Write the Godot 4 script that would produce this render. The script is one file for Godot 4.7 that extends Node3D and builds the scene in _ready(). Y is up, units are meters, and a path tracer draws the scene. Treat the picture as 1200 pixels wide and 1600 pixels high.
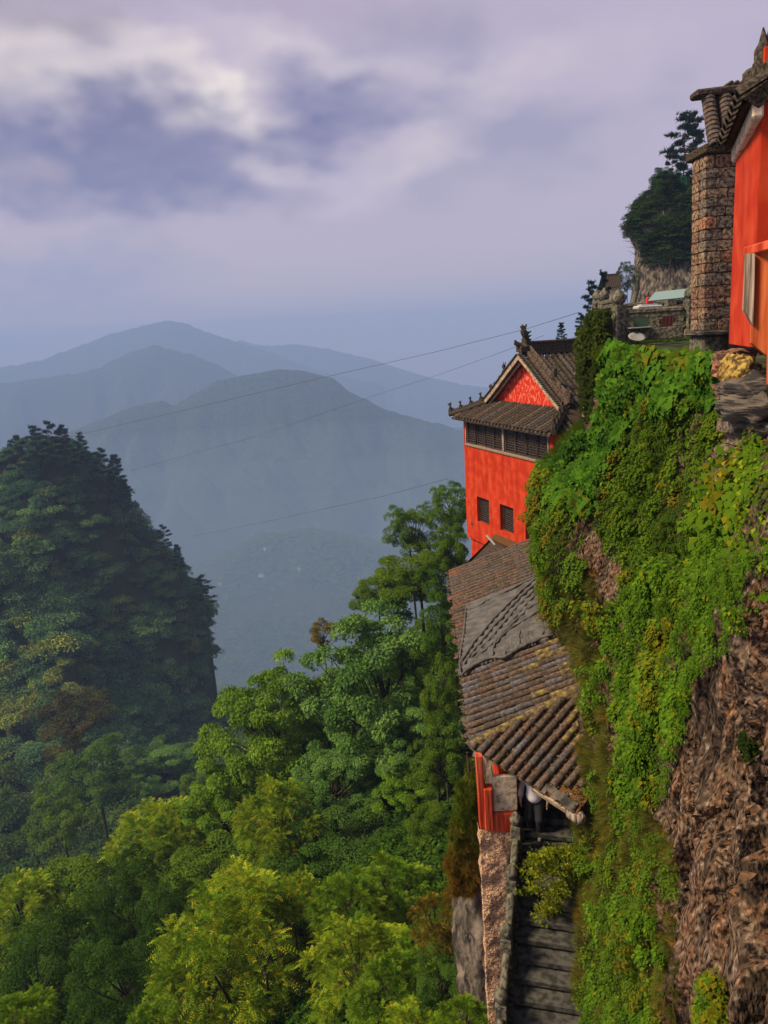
extends Node3D
# A red temple hall on a cliff, a tiled covered stairway below it, wooded hills and hazy mountains.
# Metres, y up, the camera at the origin looking along -z and a little down.

var rng := RandomNumberGenerator.new()
var mats := {}
var taken := {}
var cam_r: Vector3
var cam_u: Vector3
var cam_f: Vector3
const FOCAL := 1231.892          # pixels of the 1200 x 1600 picture
const EXPO := 1.88

func _ready() -> void:
	rng.seed = 20240611
	make_camera()
	make_sky()
	make_materials()
	make_noises()
	make_land()
	make_cliff()
	make_hall()
	make_walkway()
	make_stairs()
	make_terrace()
	make_red_building()
	make_background_rock()
	make_trees()
	make_creepers()
	make_person()
	make_small_things()

# ------------------------------------------------------------------ camera, sky, sun
func make_camera() -> void:
	var p := deg_to_rad(-12.7)
	var r := deg_to_rad(3.3)
	cam_f = Vector3(0, sin(p), -cos(p))
	var u0 := Vector3(0, cos(p), sin(p))
	cam_r = Vector3(cos(r), 0, 0) - u0 * sin(r)
	cam_u = Vector3(sin(r), 0, 0) + u0 * cos(r)
	var c := Camera3D.new()
	c.name = "camera"
	c.fov = 66.0
	c.near = 0.2
	c.far = 30000.0
	c.transform = Transform3D(Basis(cam_r, cam_u, -cam_f), Vector3.ZERO)
	add_child(c)
	c.current = true

func make_sky() -> void:
	var env := Environment.new()
	env.background_mode = Environment.BG_SKY
	env.tonemap_mode = Environment.TONE_MAPPER_LINEAR
	env.tonemap_exposure = EXPO
	env.sdfgi_enabled = true
	env.ssao_enabled = true
	env.ssil_enabled = true
	env.fog_enabled = true
	env.volumetric_fog_enabled = true
	env.volumetric_fog_density = 0.0
	env.fog_density = 0.00033
	env.fog_light_color = Color(0.66, 0.79, 1.0)
	var sm := PanoramaSkyMaterial.new()
	sm.panorama = sky_picture()
	var sky := Sky.new()
	sky.sky_material = sm
	env.sky = sky
	var we := WorldEnvironment.new()
	we.name = "world_environment"
	we.environment = env
	add_child(we)
	var sun := DirectionalLight3D.new()
	sun.name = "sun"
	sun.light_color = Color(1.0, 0.91, 0.77)
	sun.light_energy = 1.12
	sun.light_angular_distance = 15.0
	sun.shadow_enabled = true
	var az := deg_to_rad(-100.0)
	var el := deg_to_rad(46.0)
	var to_sun := Vector3(sin(az) * cos(el), sin(el), -cos(az) * cos(el))
	sun.transform = Transform3D(Basis.looking_at(-to_sun), Vector3(0, 50, 0))
	add_child(sun)

func lin(r: float, g: float, b: float) -> Color:
	return Color(r / 255.0, g / 255.0, b / 255.0).srgb_to_linear()

func sky_picture() -> ImageTexture:
	var w := 1536
	var h := 768
	var n := FastNoiseLite.new()
	n.seed = 5
	n.frequency = 1.0
	n.fractal_octaves = 5
	n.noise_type = FastNoiseLite.TYPE_SIMPLEX_SMOOTH
	# [azimuth, elevation, half width, half height, tilt, colour, strength] of the cloud masses
	var blobs := sky_blobs()
	var img := Image.create(w, h, false, Image.FORMAT_RGBF)
	var low := lin(184, 170, 182)
	var mid := lin(172, 162, 181)
	var high := lin(160, 153, 172)
	var dark := lin(122, 124, 155)
	var light := lin(196, 186, 196)
	var k := 1.32 / EXPO
	for j in h / 2 + 2:
		var el := (0.5 - (j + 0.5) / h) * PI
		var t := clampf(rad_to_deg(el) / 40.0, 0.0, 1.0)
		for i in w:
			var az := wrapf((i + 0.5) / w * TAU, -PI, PI)
			var d := Vector3(sin(az) * cos(el), sin(el) * 2.2, -cos(az) * cos(el))
			var q := n.get_noise_3dv(d * 1.7)
			var q2 := n.get_noise_3dv(d * 5.0 + Vector3(7, 3, 1))
			var q3 := n.get_noise_3dv(d * 8.0 + Vector3(1, 4, 8))
			var q4 := n.get_noise_3dv(d * 20.0 + Vector3(3, 1, 7))
			var c := low.lerp(mid, smoothstep(0.0, 0.3, t)).lerp(high, smoothstep(0.3, 1.0, t))
			var band := smoothstep(0.08, 0.35, t)
			var v := q + 0.25 * q2
			c = c.lerp(dark, band * 0.55 * smoothstep(0.12, 0.5, v))
			c = c.lerp(light, band * 0.45 * smoothstep(0.1, 0.5, -v))
			var a := rad_to_deg(az) + 3.0 * n.get_noise_3dv(d * 3.5 + Vector3(11, 0, 5)) + 1.7 * n.get_noise_3dv(d * 12.0)
			var e := rad_to_deg(el) + 1.8 * n.get_noise_3dv(d * 4.0 + Vector3(2, 9, 4)) + 1.1 * n.get_noise_3dv(d * 13.0)
			if absf(a) < 45.0 and e < 40.0:
				for b in blobs:
					var dx: float = a - b[0]
					var dy: float = e - b[1]
					var cs: float = b[7]
					var sn: float = b[8]
					var ux: float = (dx * cs + dy * sn) / b[2]
					var uy: float = (dy * cs - dx * sn) / b[3]
					var rr := ux * ux + uy * uy
					if rr < 3.0:
						c = c.lerp(b[5], b[6] * smoothstep(-0.42, 0.5, 0.42 - 0.5 * rr + 0.34 * q3) * (1.0 - rr / 3.0) * (0.9 + 0.5 * q4))
			img.set_pixel(i, j, Color(c.r * k, c.g * k, c.b * k))
	img.fill_rect(Rect2i(0, h / 2 + 2, w, h / 2 - 2), Color(low.r * k, low.g * k, low.b * k))
	return ImageTexture.create_from_image(img)

func blob(px: float, py: float, rx: float, ry: float, tilt: float, c: Color, k: float) -> Array:
	var d := ray(px, py).normalized()
	var ti := deg_to_rad(tilt - 3.3)
	return [rad_to_deg(atan2(d.x, -d.z)), rad_to_deg(asin(d.y)), rx / 21.5, ry / 21.5, tilt, c, k, cos(ti), sin(ti)]

func sky_blobs() -> Array:
	var grey := lin(112, 112, 145)
	var cream := lin(226, 214, 206)
	var warm := lin(206, 194, 198)
	return [
		blob(-60, 10, 260, 50, 5, lin(140, 132, 142), 0.7),
		blob(560, 20, 300, 40, 0, lin(158, 146, 166), 0.5),
		blob(40, 82, 320, 40, -9, cream, 0.6),
		blob(335, 140, 150, 34, -24, cream, 0.62),
		blob(376, 172, 36, 22, -40, lin(250, 240, 226), 0.55),
		blob(520, 110, 200, 34, -6, warm, 0.6),
		blob(80, 205, 290, 84, -4, grey, 0.98),
		blob(270, 205, 125, 66, -18, grey, 0.95),
		blob(140, 270, 340, 66, 2, lin(116, 118, 152), 0.9),
		blob(520, 190, 140, 62, 12, lin(112, 112, 148), 0.9),
		blob(55, 268, 75, 26, 0, lin(168, 156, 170), 0.55),
		blob(420, 262, 50, 26, -20, lin(200, 188, 194), 0.6),
		blob(650, 245, 95, 42, 28, lin(202, 190, 194), 0.6),
		blob(510, 305, 130, 28, -12, lin(192, 180, 194), 0.55),
		blob(820, 120, 110, 40, 20, warm, 0.4),
		blob(960, 90, 120, 30, 10, lin(186, 176, 186), 0.4),
		blob(60, 440, 260, 70, 0, lin(128, 140, 172), 0.55),
	]

# ------------------------------------------------------------------ picture rays (real distances are given with each)
func ray(px: float, py: float) -> Vector3:
	return cam_r * ((px - 600.0) / FOCAL) + cam_u * ((800.0 - py) / FOCAL) + cam_f

func at(px: float, py: float, d: float) -> Vector3:
	var v := ray(px, py)
	return v * (d / -v.z)

func on_plane(px: float, py: float, p0: Vector3, n: Vector3) -> Vector3:
	var v := ray(px, py)
	return v * (p0.dot(n) / v.dot(n))

func pix(p: Vector3) -> Vector2:
	var w := p.dot(cam_f)
	return Vector2(600.0 + FOCAL * p.dot(cam_r) / w, 800.0 - FOCAL * p.dot(cam_u) / w)

# ------------------------------------------------------------------ nodes
func numbered(called: String) -> String:
	var k: int = taken.get(called, 0)
	taken[called] = k + 1
	return called if k == 0 else "%s_%03d" % [called, k]

func thing(called: String, label: String, category: String, pos := Vector3.ZERO, group := "", basis_ := Basis()) -> Node3D:
	var o := Node3D.new()
	o.name = numbered(called)
	o.transform = Transform3D(basis_, pos)
	add_child(o)
	tag(o, label, category, group)
	return o

func tag(o: Node, label: String, category: String, group := "", kind := "") -> void:
	if label:
		o.set_meta("label", label)
	if category:
		o.set_meta("category", category)
	if group:
		o.set_meta("group", group)
	if kind:
		o.set_meta("kind", kind)

func put(called: String, m: Mesh, mat: Material, parent: Node = null, xf := Transform3D()) -> MeshInstance3D:
	var o := MeshInstance3D.new()
	o.name = called if parent else numbered(called)
	o.mesh = m
	if mat:
		o.material_override = mat
	o.transform = xf
	if parent:
		parent.add_child(o, true)
	else:
		add_child(o, true)
	return o

func done(called: String, st: SurfaceTool, mat: Material, parent: Node = null, xf := Transform3D()) -> MeshInstance3D:
	st.generate_normals()
	return put(called, st.commit(), mat, parent, xf)

func structure(o: Node, label := "") -> Node:
	o.set_meta("kind", "structure")
	if label:
		o.set_meta("label", label)
	return o

# ------------------------------------------------------------------ shapes
func new_st(smooth := false) -> SurfaceTool:
	var st := SurfaceTool.new()
	st.begin(Mesh.PRIMITIVE_TRIANGLES)
	st.set_smooth_group(0 if smooth else -1)
	return st

func tri(st: SurfaceTool, a: Vector3, b: Vector3, c: Vector3) -> void:
	st.add_vertex(a)
	st.add_vertex(b)
	st.add_vertex(c)

func quad(st: SurfaceTool, a: Vector3, b: Vector3, c: Vector3, d: Vector3) -> void:
	tri(st, a, b, c)
	tri(st, a, c, d)

# a box with chamfered edges, centred on xf
func bx(st: SurfaceTool, xf: Transform3D, size: Vector3, bev := 0.0) -> void:
	var h := size * 0.5
	var b := minf(bev, minf(h.x, minf(h.y, h.z)) * 0.6)
	st.set_smooth_group(-1)
	if b <= 0.0:
		var v := []
		for i in 8:
			v.append(xf * Vector3(h.x if i & 1 else -h.x, h.y if i & 2 else -h.y, h.z if i & 4 else -h.z))
		for f in [[0, 2, 3, 1], [4, 5, 7, 6], [0, 1, 5, 4], [2, 6, 7, 3], [0, 4, 6, 2], [1, 3, 7, 5]]:
			quad(st, v[f[3]], v[f[2]], v[f[1]], v[f[0]])
		return
	var p := func(i: int, axis: int) -> Vector3:
		var q := Vector3(h.x if i & 1 else -h.x, h.y if i & 2 else -h.y, h.z if i & 4 else -h.z)
		for a in 3:
			if a != axis:
				q[a] -= signf(q[a]) * b
		return xf * q
	for f in [[0, 2, 3, 1, 2], [4, 5, 7, 6, 2], [0, 1, 5, 4, 1], [2, 6, 7, 3, 1], [0, 4, 6, 2, 0], [1, 3, 7, 5, 0]]:
		quad(st, p.call(f[3], f[4]), p.call(f[2], f[4]), p.call(f[1], f[4]), p.call(f[0], f[4]))
	for e in [[0, 1, 1, 2], [2, 3, 1, 2], [4, 5, 1, 2], [6, 7, 1, 2], [0, 2, 0, 2], [1, 3, 0, 2], [4, 6, 0, 2], [5, 7, 0, 2], [0, 4, 0, 1], [1, 5, 0, 1], [2, 6, 0, 1], [3, 7, 0, 1]]:
		quad(st, p.call(e[0], e[2]), p.call(e[1], e[2]), p.call(e[1], e[3]), p.call(e[0], e[3]))
	for i in 8:
		tri(st, p.call(i, 0), p.call(i, 1), p.call(i, 2))

func frame_along(d: Vector3, up := Vector3.UP) -> Basis:
	# y axis along d
	var y := d.normalized()
	if absf(y.dot(up)) > 0.98:
		up = Vector3.RIGHT
	var x := up.cross(y).normalized()
	return Basis(x, y, x.cross(y))

func tube(st: SurfaceTool, pts: Array, rads: Array, sides := 8, caps := true) -> void:
	st.set_smooth_group(0)
	var rings := []
	for i in pts.size():
		var d: Vector3 = pts[mini(i + 1, pts.size() - 1)] - pts[maxi(i - 1, 0)]
		var b := frame_along(d)
		var ring := []
		for k in sides:
			var a := TAU * k / sides
			ring.append(pts[i] + (b.x * cos(a) + b.z * sin(a)) * rads[i])
		rings.append(ring)
	for i in pts.size() - 1:
		for k in sides:
			var k2 := (k + 1) % sides
			quad(st, rings[i][k], rings[i + 1][k], rings[i + 1][k2], rings[i][k2])
	if caps:
		st.set_smooth_group(-1)
		for k in range(1, sides - 1):
			tri(st, rings[0][0], rings[0][k], rings[0][k + 1])
			tri(st, rings[-1][0], rings[-1][k + 1], rings[-1][k])

func lathe(st: SurfaceTool, xf: Transform3D, prof: Array, sides := 14) -> void:
	st.set_smooth_group(0)
	for i in prof.size() - 1:
		for k in sides:
			var a := TAU * k / sides
			var b := TAU * (k + 1) / sides
			var p0: Vector2 = prof[i]
			var p1: Vector2 = prof[i + 1]
			quad(st, xf * Vector3(cos(a) * p0.x, p0.y, sin(a) * p0.x), xf * Vector3(cos(b) * p0.x, p0.y, sin(b) * p0.x), xf * Vector3(cos(b) * p1.x, p1.y, sin(b) * p1.x), xf * Vector3(cos(a) * p1.x, p1.y, sin(a) * p1.x))

# rows of points (Array of Array of Vector3) -> sheet
func sheet(st: SurfaceTool, rows: Array, smooth := true) -> void:
	st.set_smooth_group(0 if smooth else -1)
	for j in rows.size() - 1:
		for i in rows[j].size() - 1:
			quad(st, rows[j][i], rows[j + 1][i], rows[j + 1][i + 1], rows[j][i + 1])

# an indexed smooth grid mesh, quick for large surfaces
func grid_mesh(nx: int, ny: int, f: Callable) -> ArrayMesh:
	var v := PackedVector3Array()
	v.resize(nx * ny)
	for j in ny:
		for i in nx:
			v[j * nx + i] = f.call(float(i) / (nx - 1), float(j) / (ny - 1))
	var nn := PackedVector3Array()
	nn.resize(nx * ny)
	for j in ny:
		for i in nx:
			var dx := v[j * nx + mini(i + 1, nx - 1)] - v[j * nx + maxi(i - 1, 0)]
			var dy := v[mini(j + 1, ny - 1) * nx + i] - v[maxi(j - 1, 0) * nx + i]
			nn[j * nx + i] = dy.cross(dx).normalized()
	var idx := PackedInt32Array()
	idx.resize((nx - 1) * (ny - 1) * 6)
	var k := 0
	for j in ny - 1:
		for i in nx - 1:
			var a := j * nx + i
			idx[k] = a; idx[k + 1] = a + nx + 1; idx[k + 2] = a + nx
			idx[k + 3] = a; idx[k + 4] = a + 1; idx[k + 5] = a + nx + 1
			k += 6
	var arr := []
	arr.resize(Mesh.ARRAY_MAX)
	arr[Mesh.ARRAY_VERTEX] = v
	arr[Mesh.ARRAY_NORMAL] = nn
	arr[Mesh.ARRAY_INDEX] = idx
	var m := ArrayMesh.new()
	m.add_surface_from_arrays(Mesh.PRIMITIVE_TRIANGLES, arr)
	return m

# a lump of rock: a sphere pushed about along tilted beds
func boulder(size: Vector3, amp: float, seed_: int) -> ArrayMesh:
	var off := Vector3(seed_ * 3.7, seed_ * 1.3, seed_ * 2.1)
	return grid_mesh(30, 20, func(u: float, v: float) -> Vector3:
		var a := u * TAU
		var b := (v - 0.5) * PI
		var d := Vector3(cos(a) * cos(b), sin(b), sin(a) * cos(b))
		var q := d.sign() * Vector3(pow(absf(d.x), 0.7), pow(absf(d.y), 0.7), pow(absf(d.z), 0.7))
		var p := q * size * 0.5
		return p + d * amp * (strata.get_noise_3dv(Vector3(p.x + p.y * 0.6, p.y * 3.0, p.z) * 4.0 + off) + 0.6 * lumps.get_noise_3dv(p * 9.0 + off)))

# a smooth mesh from ready made grid points
func smooth_mesh(nx: int, ny: int, v: PackedVector3Array) -> ArrayMesh:
	return grid_mesh(nx, ny, func(a, b): return v[roundi(b * (ny - 1)) * nx + roundi(a * (nx - 1))])

# a rough stone: a box whose corners and faces are pushed about
func stone_shape(size: Vector3, rough: float, seed_: int) -> ArrayMesh:
	var r := RandomNumberGenerator.new()
	r.seed = seed_
	var st := new_st(false)
	var h := size * 0.5
	var pts := {}
	var get_p := func(x: int, y: int, z: int) -> Vector3:
		var key := Vector3i(x, y, z)
		if not pts.has(key):
			var p := Vector3((x - 1) * h.x, (y - 1) * h.y, (z - 1) * h.z)
			var edge := int(x != 1) + int(y != 1) + int(z != 1)
			if edge == 3:
				p *= 0.94
			pts[key] = p + Vector3(r.randf_range(-1, 1), r.randf_range(-1, 1), r.randf_range(-1, 1)) * rough
		return pts[key]
	for ax in 3:
		for sgn in [0, 2]:
			for a in 2:
				for b in 2:
					var c := []
					for o in [[0, 0], [1, 0], [1, 1], [0, 1]]:
						var q := [0, 0, 0]
						q[ax] = sgn
						q[(ax + 1) % 3] = a + o[0]
						q[(ax + 2) % 3] = b + o[1]
						c.append(get_p.call(q[0], q[1], q[2]))
					if sgn == 2:
						quad(st, c[3], c[2], c[1], c[0])
					else:
						quad(st, c[0], c[1], c[2], c[3])
	st.generate_normals()
	return st.commit()

# ------------------------------------------------------------------ materials
func noise_tex(seed_: int, freq: float, cols: Array, offs: Array, size := 512, type := FastNoiseLite.TYPE_SIMPLEX_SMOOTH, oct := 5, ftype := FastNoiseLite.FRACTAL_FBM) -> NoiseTexture2D:
	var n := FastNoiseLite.new()
	n.seed = seed_
	n.noise_type = type
	n.frequency = freq
	n.fractal_type = ftype
	n.fractal_octaves = oct
	var t := NoiseTexture2D.new()
	t.width = size
	t.height = size
	t.seamless = true
	t.noise = n
	if cols.size():
		var g := Gradient.new()
		var pc := PackedColorArray()
		for c in cols:
			pc.append(Color(c[0], c[1], c[2]).linear_to_srgb())
		g.colors = pc
		g.offsets = PackedFloat32Array(offs)
		t.color_ramp = g
	return t

# cols are linear reflectances
func mat(called: String, cols: Array, offs: Array, freq: float, scale: Vector3, rough := 0.85, bump := 0.0, seed_ := 1, type := FastNoiseLite.TYPE_SIMPLEX_SMOOTH, ftype := FastNoiseLite.FRACTAL_FBM, world := true) -> StandardMaterial3D:
	var m := StandardMaterial3D.new()
	m.resource_name = called
	m.albedo_texture = noise_tex(seed_, freq, cols, offs, 512, type, 5, ftype)
	m.roughness = rough
	m.uv1_triplanar = true
	m.uv1_world_triplanar = world
	m.uv1_scale = scale
	m.uv1_triplanar_sharpness = 9.0
	m.metallic_specular = 0.22
	if bump > 0.0:
		m.heightmap_enabled = true
		m.heightmap_texture = noise_tex(seed_ + 100, freq * 1.6, [], [], 512, type, 5, ftype)
		m.heightmap_scale = bump
	mats[called] = m
	return m

func add_detail(m: StandardMaterial3D, seed_: int, freq: float, cols: Array, offs: Array, scale: Vector3) -> void:
	m.detail_enabled = true
	m.detail_blend_mode = BaseMaterial3D.BLEND_MODE_MUL
	m.detail_uv_layer = BaseMaterial3D.DETAIL_UV_2
	m.detail_albedo = noise_tex(seed_, freq, cols, offs)
	m.uv2_triplanar = true
	m.uv2_world_triplanar = true
	m.uv2_scale = scale
	m.uv2_triplanar_sharpness = 9.0

func make_materials() -> void:
	var V := Vector3.ONE
	mat("pale_rock", [[0.09, 0.075, 0.06], [0.24, 0.2, 0.16], [0.4, 0.34, 0.27]], [0.28, 0.5, 0.75], 0.02, Vector3(0.1, 0.03, 0.1), 0.95, 10.0, 73)
	var m := mat("rock", [[0.012, 0.009, 0.007], [0.075, 0.054, 0.038], [0.13, 0.092, 0.063], [0.27, 0.21, 0.16]], [0.25, 0.4, 0.6, 0.82], 0.045, Vector3(0.7, 0.4, 0.7), 0.95, 2.0, 11)
	add_detail(m, 31, 0.012, [[0.35, 0.33, 0.32], [1.0, 0.98, 0.95], [1.0, 0.72, 0.55], [1.0, 0.95, 0.9]], [0.28, 0.42, 0.6, 0.75], Vector3(0.22, 0.07, 0.22))
	m = mat("pink_rubble", [[0.26, 0.14, 0.08], [0.48, 0.3, 0.18], [0.6, 0.42, 0.28]], [0.25, 0.5, 0.8], 0.03, V * 0.8, 0.9, 2.5, 12)
	m = mat("red_plaster", [[0.39, 0.029, 0.009], [0.44, 0.039, 0.011], [0.48, 0.055, 0.018]], [0.3, 0.5, 0.75], 0.012, V * 0.3, 0.88, 0.3, 13)
	add_detail(m, 33, 0.012, [[0.8, 0.73, 0.73], [0.95, 0.93, 0.93], [1, 1, 1]], [0.25, 0.45, 0.65], Vector3(0.45, 0.05, 0.45))
	m = mat("peeling_red", [[0.44, 0.02, 0.01], [0.48, 0.028, 0.011], [0.52, 0.09, 0.05], [0.56, 0.17, 0.11]], [0.0, 0.54, 0.6, 0.8], 0.02, Vector3(0.6, 0.42, 0.6), 0.85, 1.0, 14)
	m = mat("red_wood", [[0.3, 0.03, 0.012], [0.46, 0.06, 0.022], [0.56, 0.12, 0.05]], [0.25, 0.5, 0.8], 0.01, Vector3(1.4, 0.12, 1.4), 0.7, 1.0, 15)
	m = mat("grey_wood", [[0.1, 0.075, 0.055], [0.26, 0.2, 0.15], [0.4, 0.31, 0.25]], [0.25, 0.5, 0.8], 0.012, Vector3(2.4, 0.14, 2.4), 0.85, 1.5, 17)
	m = mat("dark_wood", [[0.02, 0.014, 0.01], [0.05, 0.036, 0.027], [0.08, 0.06, 0.045]], [0.25, 0.5, 0.8], 0.015, Vector3(1.5, 0.3, 1.5), 0.8, 0.8, 18)
	mat("lattice_wood", [[0.035, 0.024, 0.018], [0.075, 0.055, 0.042], [0.1, 0.075, 0.06]], [0.25, 0.5, 0.8], 0.015, V * 1.5, 0.8, 0.4, 28)
	m = mat("barge_wood", [[0.2, 0.14, 0.09], [0.32, 0.24, 0.16], [0.4, 0.31, 0.22]], [0.25, 0.5, 0.8], 0.012, V * 0.8, 0.8, 0.6, 19)
	m = mat("plaster", [[0.3, 0.21, 0.13], [0.56, 0.44, 0.3], [0.62, 0.5, 0.36]], [0.22, 0.36, 0.7], 0.014, V * 0.9, 0.9, 0.6, 20)
	m = mat("grey_stone", [[0.05, 0.047, 0.035], [0.1, 0.095, 0.07], [0.16, 0.145, 0.1]], [0.3, 0.5, 0.75], 0.014, V * 1.1, 0.9, 1.2, 21)
	m = mat("step_stone", [[0.03, 0.03, 0.026], [0.055, 0.054, 0.047], [0.08, 0.077, 0.066]], [0.3, 0.5, 0.75], 0.012, V * 0.8, 0.85, 0.8, 22)
	# roof tiles, fired clay of several tones
	var tones := [[0.075, 0.057, 0.042], [0.1, 0.073, 0.055], [0.08, 0.07, 0.065], [0.108, 0.075, 0.055], [0.1, 0.092, 0.1], [0.14, 0.07, 0.042]]
	for i in tones.size():
		var c: Array = tones[i]
		mat("tile_%d" % i, [[c[0] * 0.5, c[1] * 0.5, c[2] * 0.48], [c[0] * 0.95, c[1] * 0.95, c[2] * 0.95], [c[0] * 1.45, c[1] * 1.4, c[2] * 1.35]], [0.22, 0.5, 0.85], 0.02, V * 1.0, 0.85, 0.8, 40 + i)
	mat("tile_moss", [[0.07, 0.055, 0.035], [0.12, 0.09, 0.05], [0.2, 0.14, 0.035], [0.24, 0.19, 0.07]], [0.25, 0.48, 0.62, 0.8], 0.012, V * 1.0, 0.9, 1.0, 50)
	mat("tile_dark", [[0.022, 0.018, 0.014], [0.055, 0.044, 0.033], [0.1, 0.08, 0.06]], [0.25, 0.5, 0.8], 0.03, V * 1.0, 0.85, 0.8, 51)
	mat("tile_bed", [[0.025, 0.02, 0.014], [0.06, 0.045, 0.028], [0.1, 0.07, 0.035]], [0.3, 0.5, 0.75], 0.04, V * 1.0, 0.95, 2.0, 52)
	mat("litter", [[0.05, 0.03, 0.015], [0.13, 0.07, 0.03], [0.24, 0.11, 0.04]], [0.3, 0.5, 0.75], 0.05, V * 1.2, 0.95, 2.0, 53)
	mat("tarp", [[0.07, 0.066, 0.062], [0.09, 0.086, 0.08], [0.11, 0.105, 0.098]], [0.3, 0.5, 0.75], 0.008, V * 0.6, 0.6, 0.1, 54)
	# bricks
	var bt := [[0.17, 0.1, 0.065], [0.21, 0.14, 0.09], [0.13, 0.1, 0.075], [0.24, 0.11, 0.06]]
	for i in bt.size():
		var c: Array = bt[i]
		mat("brick_%d" % i, [[c[0] * 0.3, c[1] * 0.3, c[2] * 0.3], [c[0], c[1], c[2]], [c[0] * 1.7, c[1] * 1.7, c[2] * 1.6]], [0.25, 0.5, 0.85], 0.02, V * 1.3, 0.9, 1.4, 60 + i)
	mat("mortar", [[0.12, 0.095, 0.06], [0.26, 0.2, 0.13]], [0.3, 0.7], 0.03, V * 1.0, 0.95, 1.0, 66)
	mat("lichen", [[0.06, 0.04, 0.02], [0.22, 0.14, 0.035], [0.42, 0.29, 0.07]], [0.35, 0.52, 0.75], 0.012, V * 1.5, 0.95, 2.0, 67)
	mat("slate", [[0.03, 0.028, 0.026], [0.085, 0.072, 0.06], [0.14, 0.115, 0.09]], [0.3, 0.5, 0.8], 0.012, Vector3(0.4, 2.2, 0.4), 0.85, 2.5, 68)
	mat("bark", [[0.018, 0.013, 0.009], [0.05, 0.037, 0.026], [0.09, 0.07, 0.05]], [0.3, 0.5, 0.75], 0.02, Vector3(1.5, 0.4, 1.5), 0.95, 1.5, 69)
	mat("earth", [[0.015, 0.018, 0.008], [0.03, 0.04, 0.014], [0.055, 0.06, 0.022]], [0.3, 0.5, 0.75], 0.02, V * 0.15, 0.95, 4.0, 70)
	m = mat("far_forest", [[0.012, 0.022, 0.012], [0.022, 0.04, 0.022], [0.034, 0.055, 0.026], [0.055, 0.065, 0.035]], [0.3, 0.5, 0.68, 0.85], 0.02, V * 0.006, 1.0, 0.0, 71)
	mat("hill_rock", [[0.035, 0.03, 0.026], [0.09, 0.075, 0.06], [0.17, 0.14, 0.11]], [0.3, 0.5, 0.75], 0.014, Vector3(0.3, 0.12, 0.3), 0.95, 14.0, 72)
	# leaves: the colour of each leaf is its own
	m = StandardMaterial3D.new()
	m.resource_name = "leaf"
	m.vertex_color_use_as_albedo = true
	m.roughness = 0.75
	m.metallic_specular = 0.12
	m.backlight_enabled = true
	m.backlight = Color(0.62, 0.62, 0.62).linear_to_srgb()
	mats.leaf = m
	plain_mat("dark_glass", Color(0.012, 0.012, 0.013), 0.25)
	plain_mat("cable_steel", Color(0.03, 0.03, 0.035), 0.6)
	plain_mat("awning", Color(0.14, 0.22, 0.22), 0.6)
	plain_mat("white_paint", Color(0.38, 0.37, 0.35), 0.7)
	plain_mat("red_cloth", Color(0.5, 0.02, 0.02), 0.7)
	plain_mat("rust_red", Color(0.1, 0.022, 0.014), 0.8)
	plain_mat("bin_green", Color(0.02, 0.06, 0.035), 0.6)
	mat("orange_wood", [[0.22, 0.04, 0.012], [0.42, 0.085, 0.022], [0.5, 0.15, 0.05]], [0.25, 0.5, 0.8], 0.012, Vector3(1.6, 0.1, 1.6), 0.75, 1.0, 29)
	plain_mat("green_net", Color(0.015, 0.16, 0.06), 0.7)
	plain_mat("bright_dish", Color(0.2, 0.2, 0.19), 0.6)

func plain_mat(called: String, c: Color, rough: float) -> void:
	var m := StandardMaterial3D.new()
	m.resource_name = called
	m.albedo_color = c.linear_to_srgb()
	m.roughness = rough
	mats[called] = m

# ------------------------------------------------------------------ land
var big := FastNoiseLite.new()
var fine := FastNoiseLite.new()

func curve(x: float, pts: Array) -> float:
	if x <= pts[0][0]:
		return pts[0][1]
	for i in pts.size() - 1:
		if x <= pts[i + 1][0]:
			var t: float = (x - pts[i][0]) / (pts[i + 1][0] - pts[i][0])
			return lerpf(pts[i][1], pts[i + 1][1], t)
	return pts[-1][1]

func ground(x: float, z: float) -> float:
	var d := -z
	var y := curve(d, [[-30, -10], [0, -14], [12, -18.5], [20, -20], [40, -27], [100, -47], [130, -58], [250, -112], [400, -196], [700, -375], [1000, -520], [1300, -585], [2300, -570], [3200, -420]])
	var near := 1.0 - smoothstep(150.0, 500.0, d)
	var side := clampf(x, -40.0, 3.0) * 0.55
	if x > 3.0:
		side += clampf(x - 3.0, 0.0, 9.0) * 0.9 * (1.0 - smoothstep(24.0, 30.0, d)) + clampf(x - 3.0, 0.0, 40.0) * 0.8 * smoothstep(24.0, 40.0, d)
	y += side * near
	y -= 20.0 * exp(-pow((d - 118.0) / 42.0, 2.0)) * smoothstep(-12.0, -36.0, x)
	y += big.get_noise_2d(x, z) * lerpf(2.0, 6.0, smoothstep(30.0, 120.0, d)) * near
	if d > 600.0:
		var far := smoothstep(600.0, 1300.0, d)
		y += far * (60.0 * big.get_noise_2d(x * 0.12 + 40.0, z * 0.12) + 22.0 * big.get_noise_2d(x * 0.5, z * 0.5))
		y += far * 120.0 * exp(-pow((x + 230.0) / 260.0, 2.0) - pow((d - 1800.0) / 260.0, 2.0))
	return y

const HILL := [[-260, 690], [-60, 705], [0, 716], [12, 702], [40, 690], [62, 684], [110, 690], [140, 712], [168, 735], [192, 768], [206, 800], [228, 826], [250, 838], [272, 862], [288, 890], [303, 908], [318, 926], [327, 950], [333, 990], [335, 1030]]
const HILL_D := 250.0
var hill_crest := []

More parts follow.
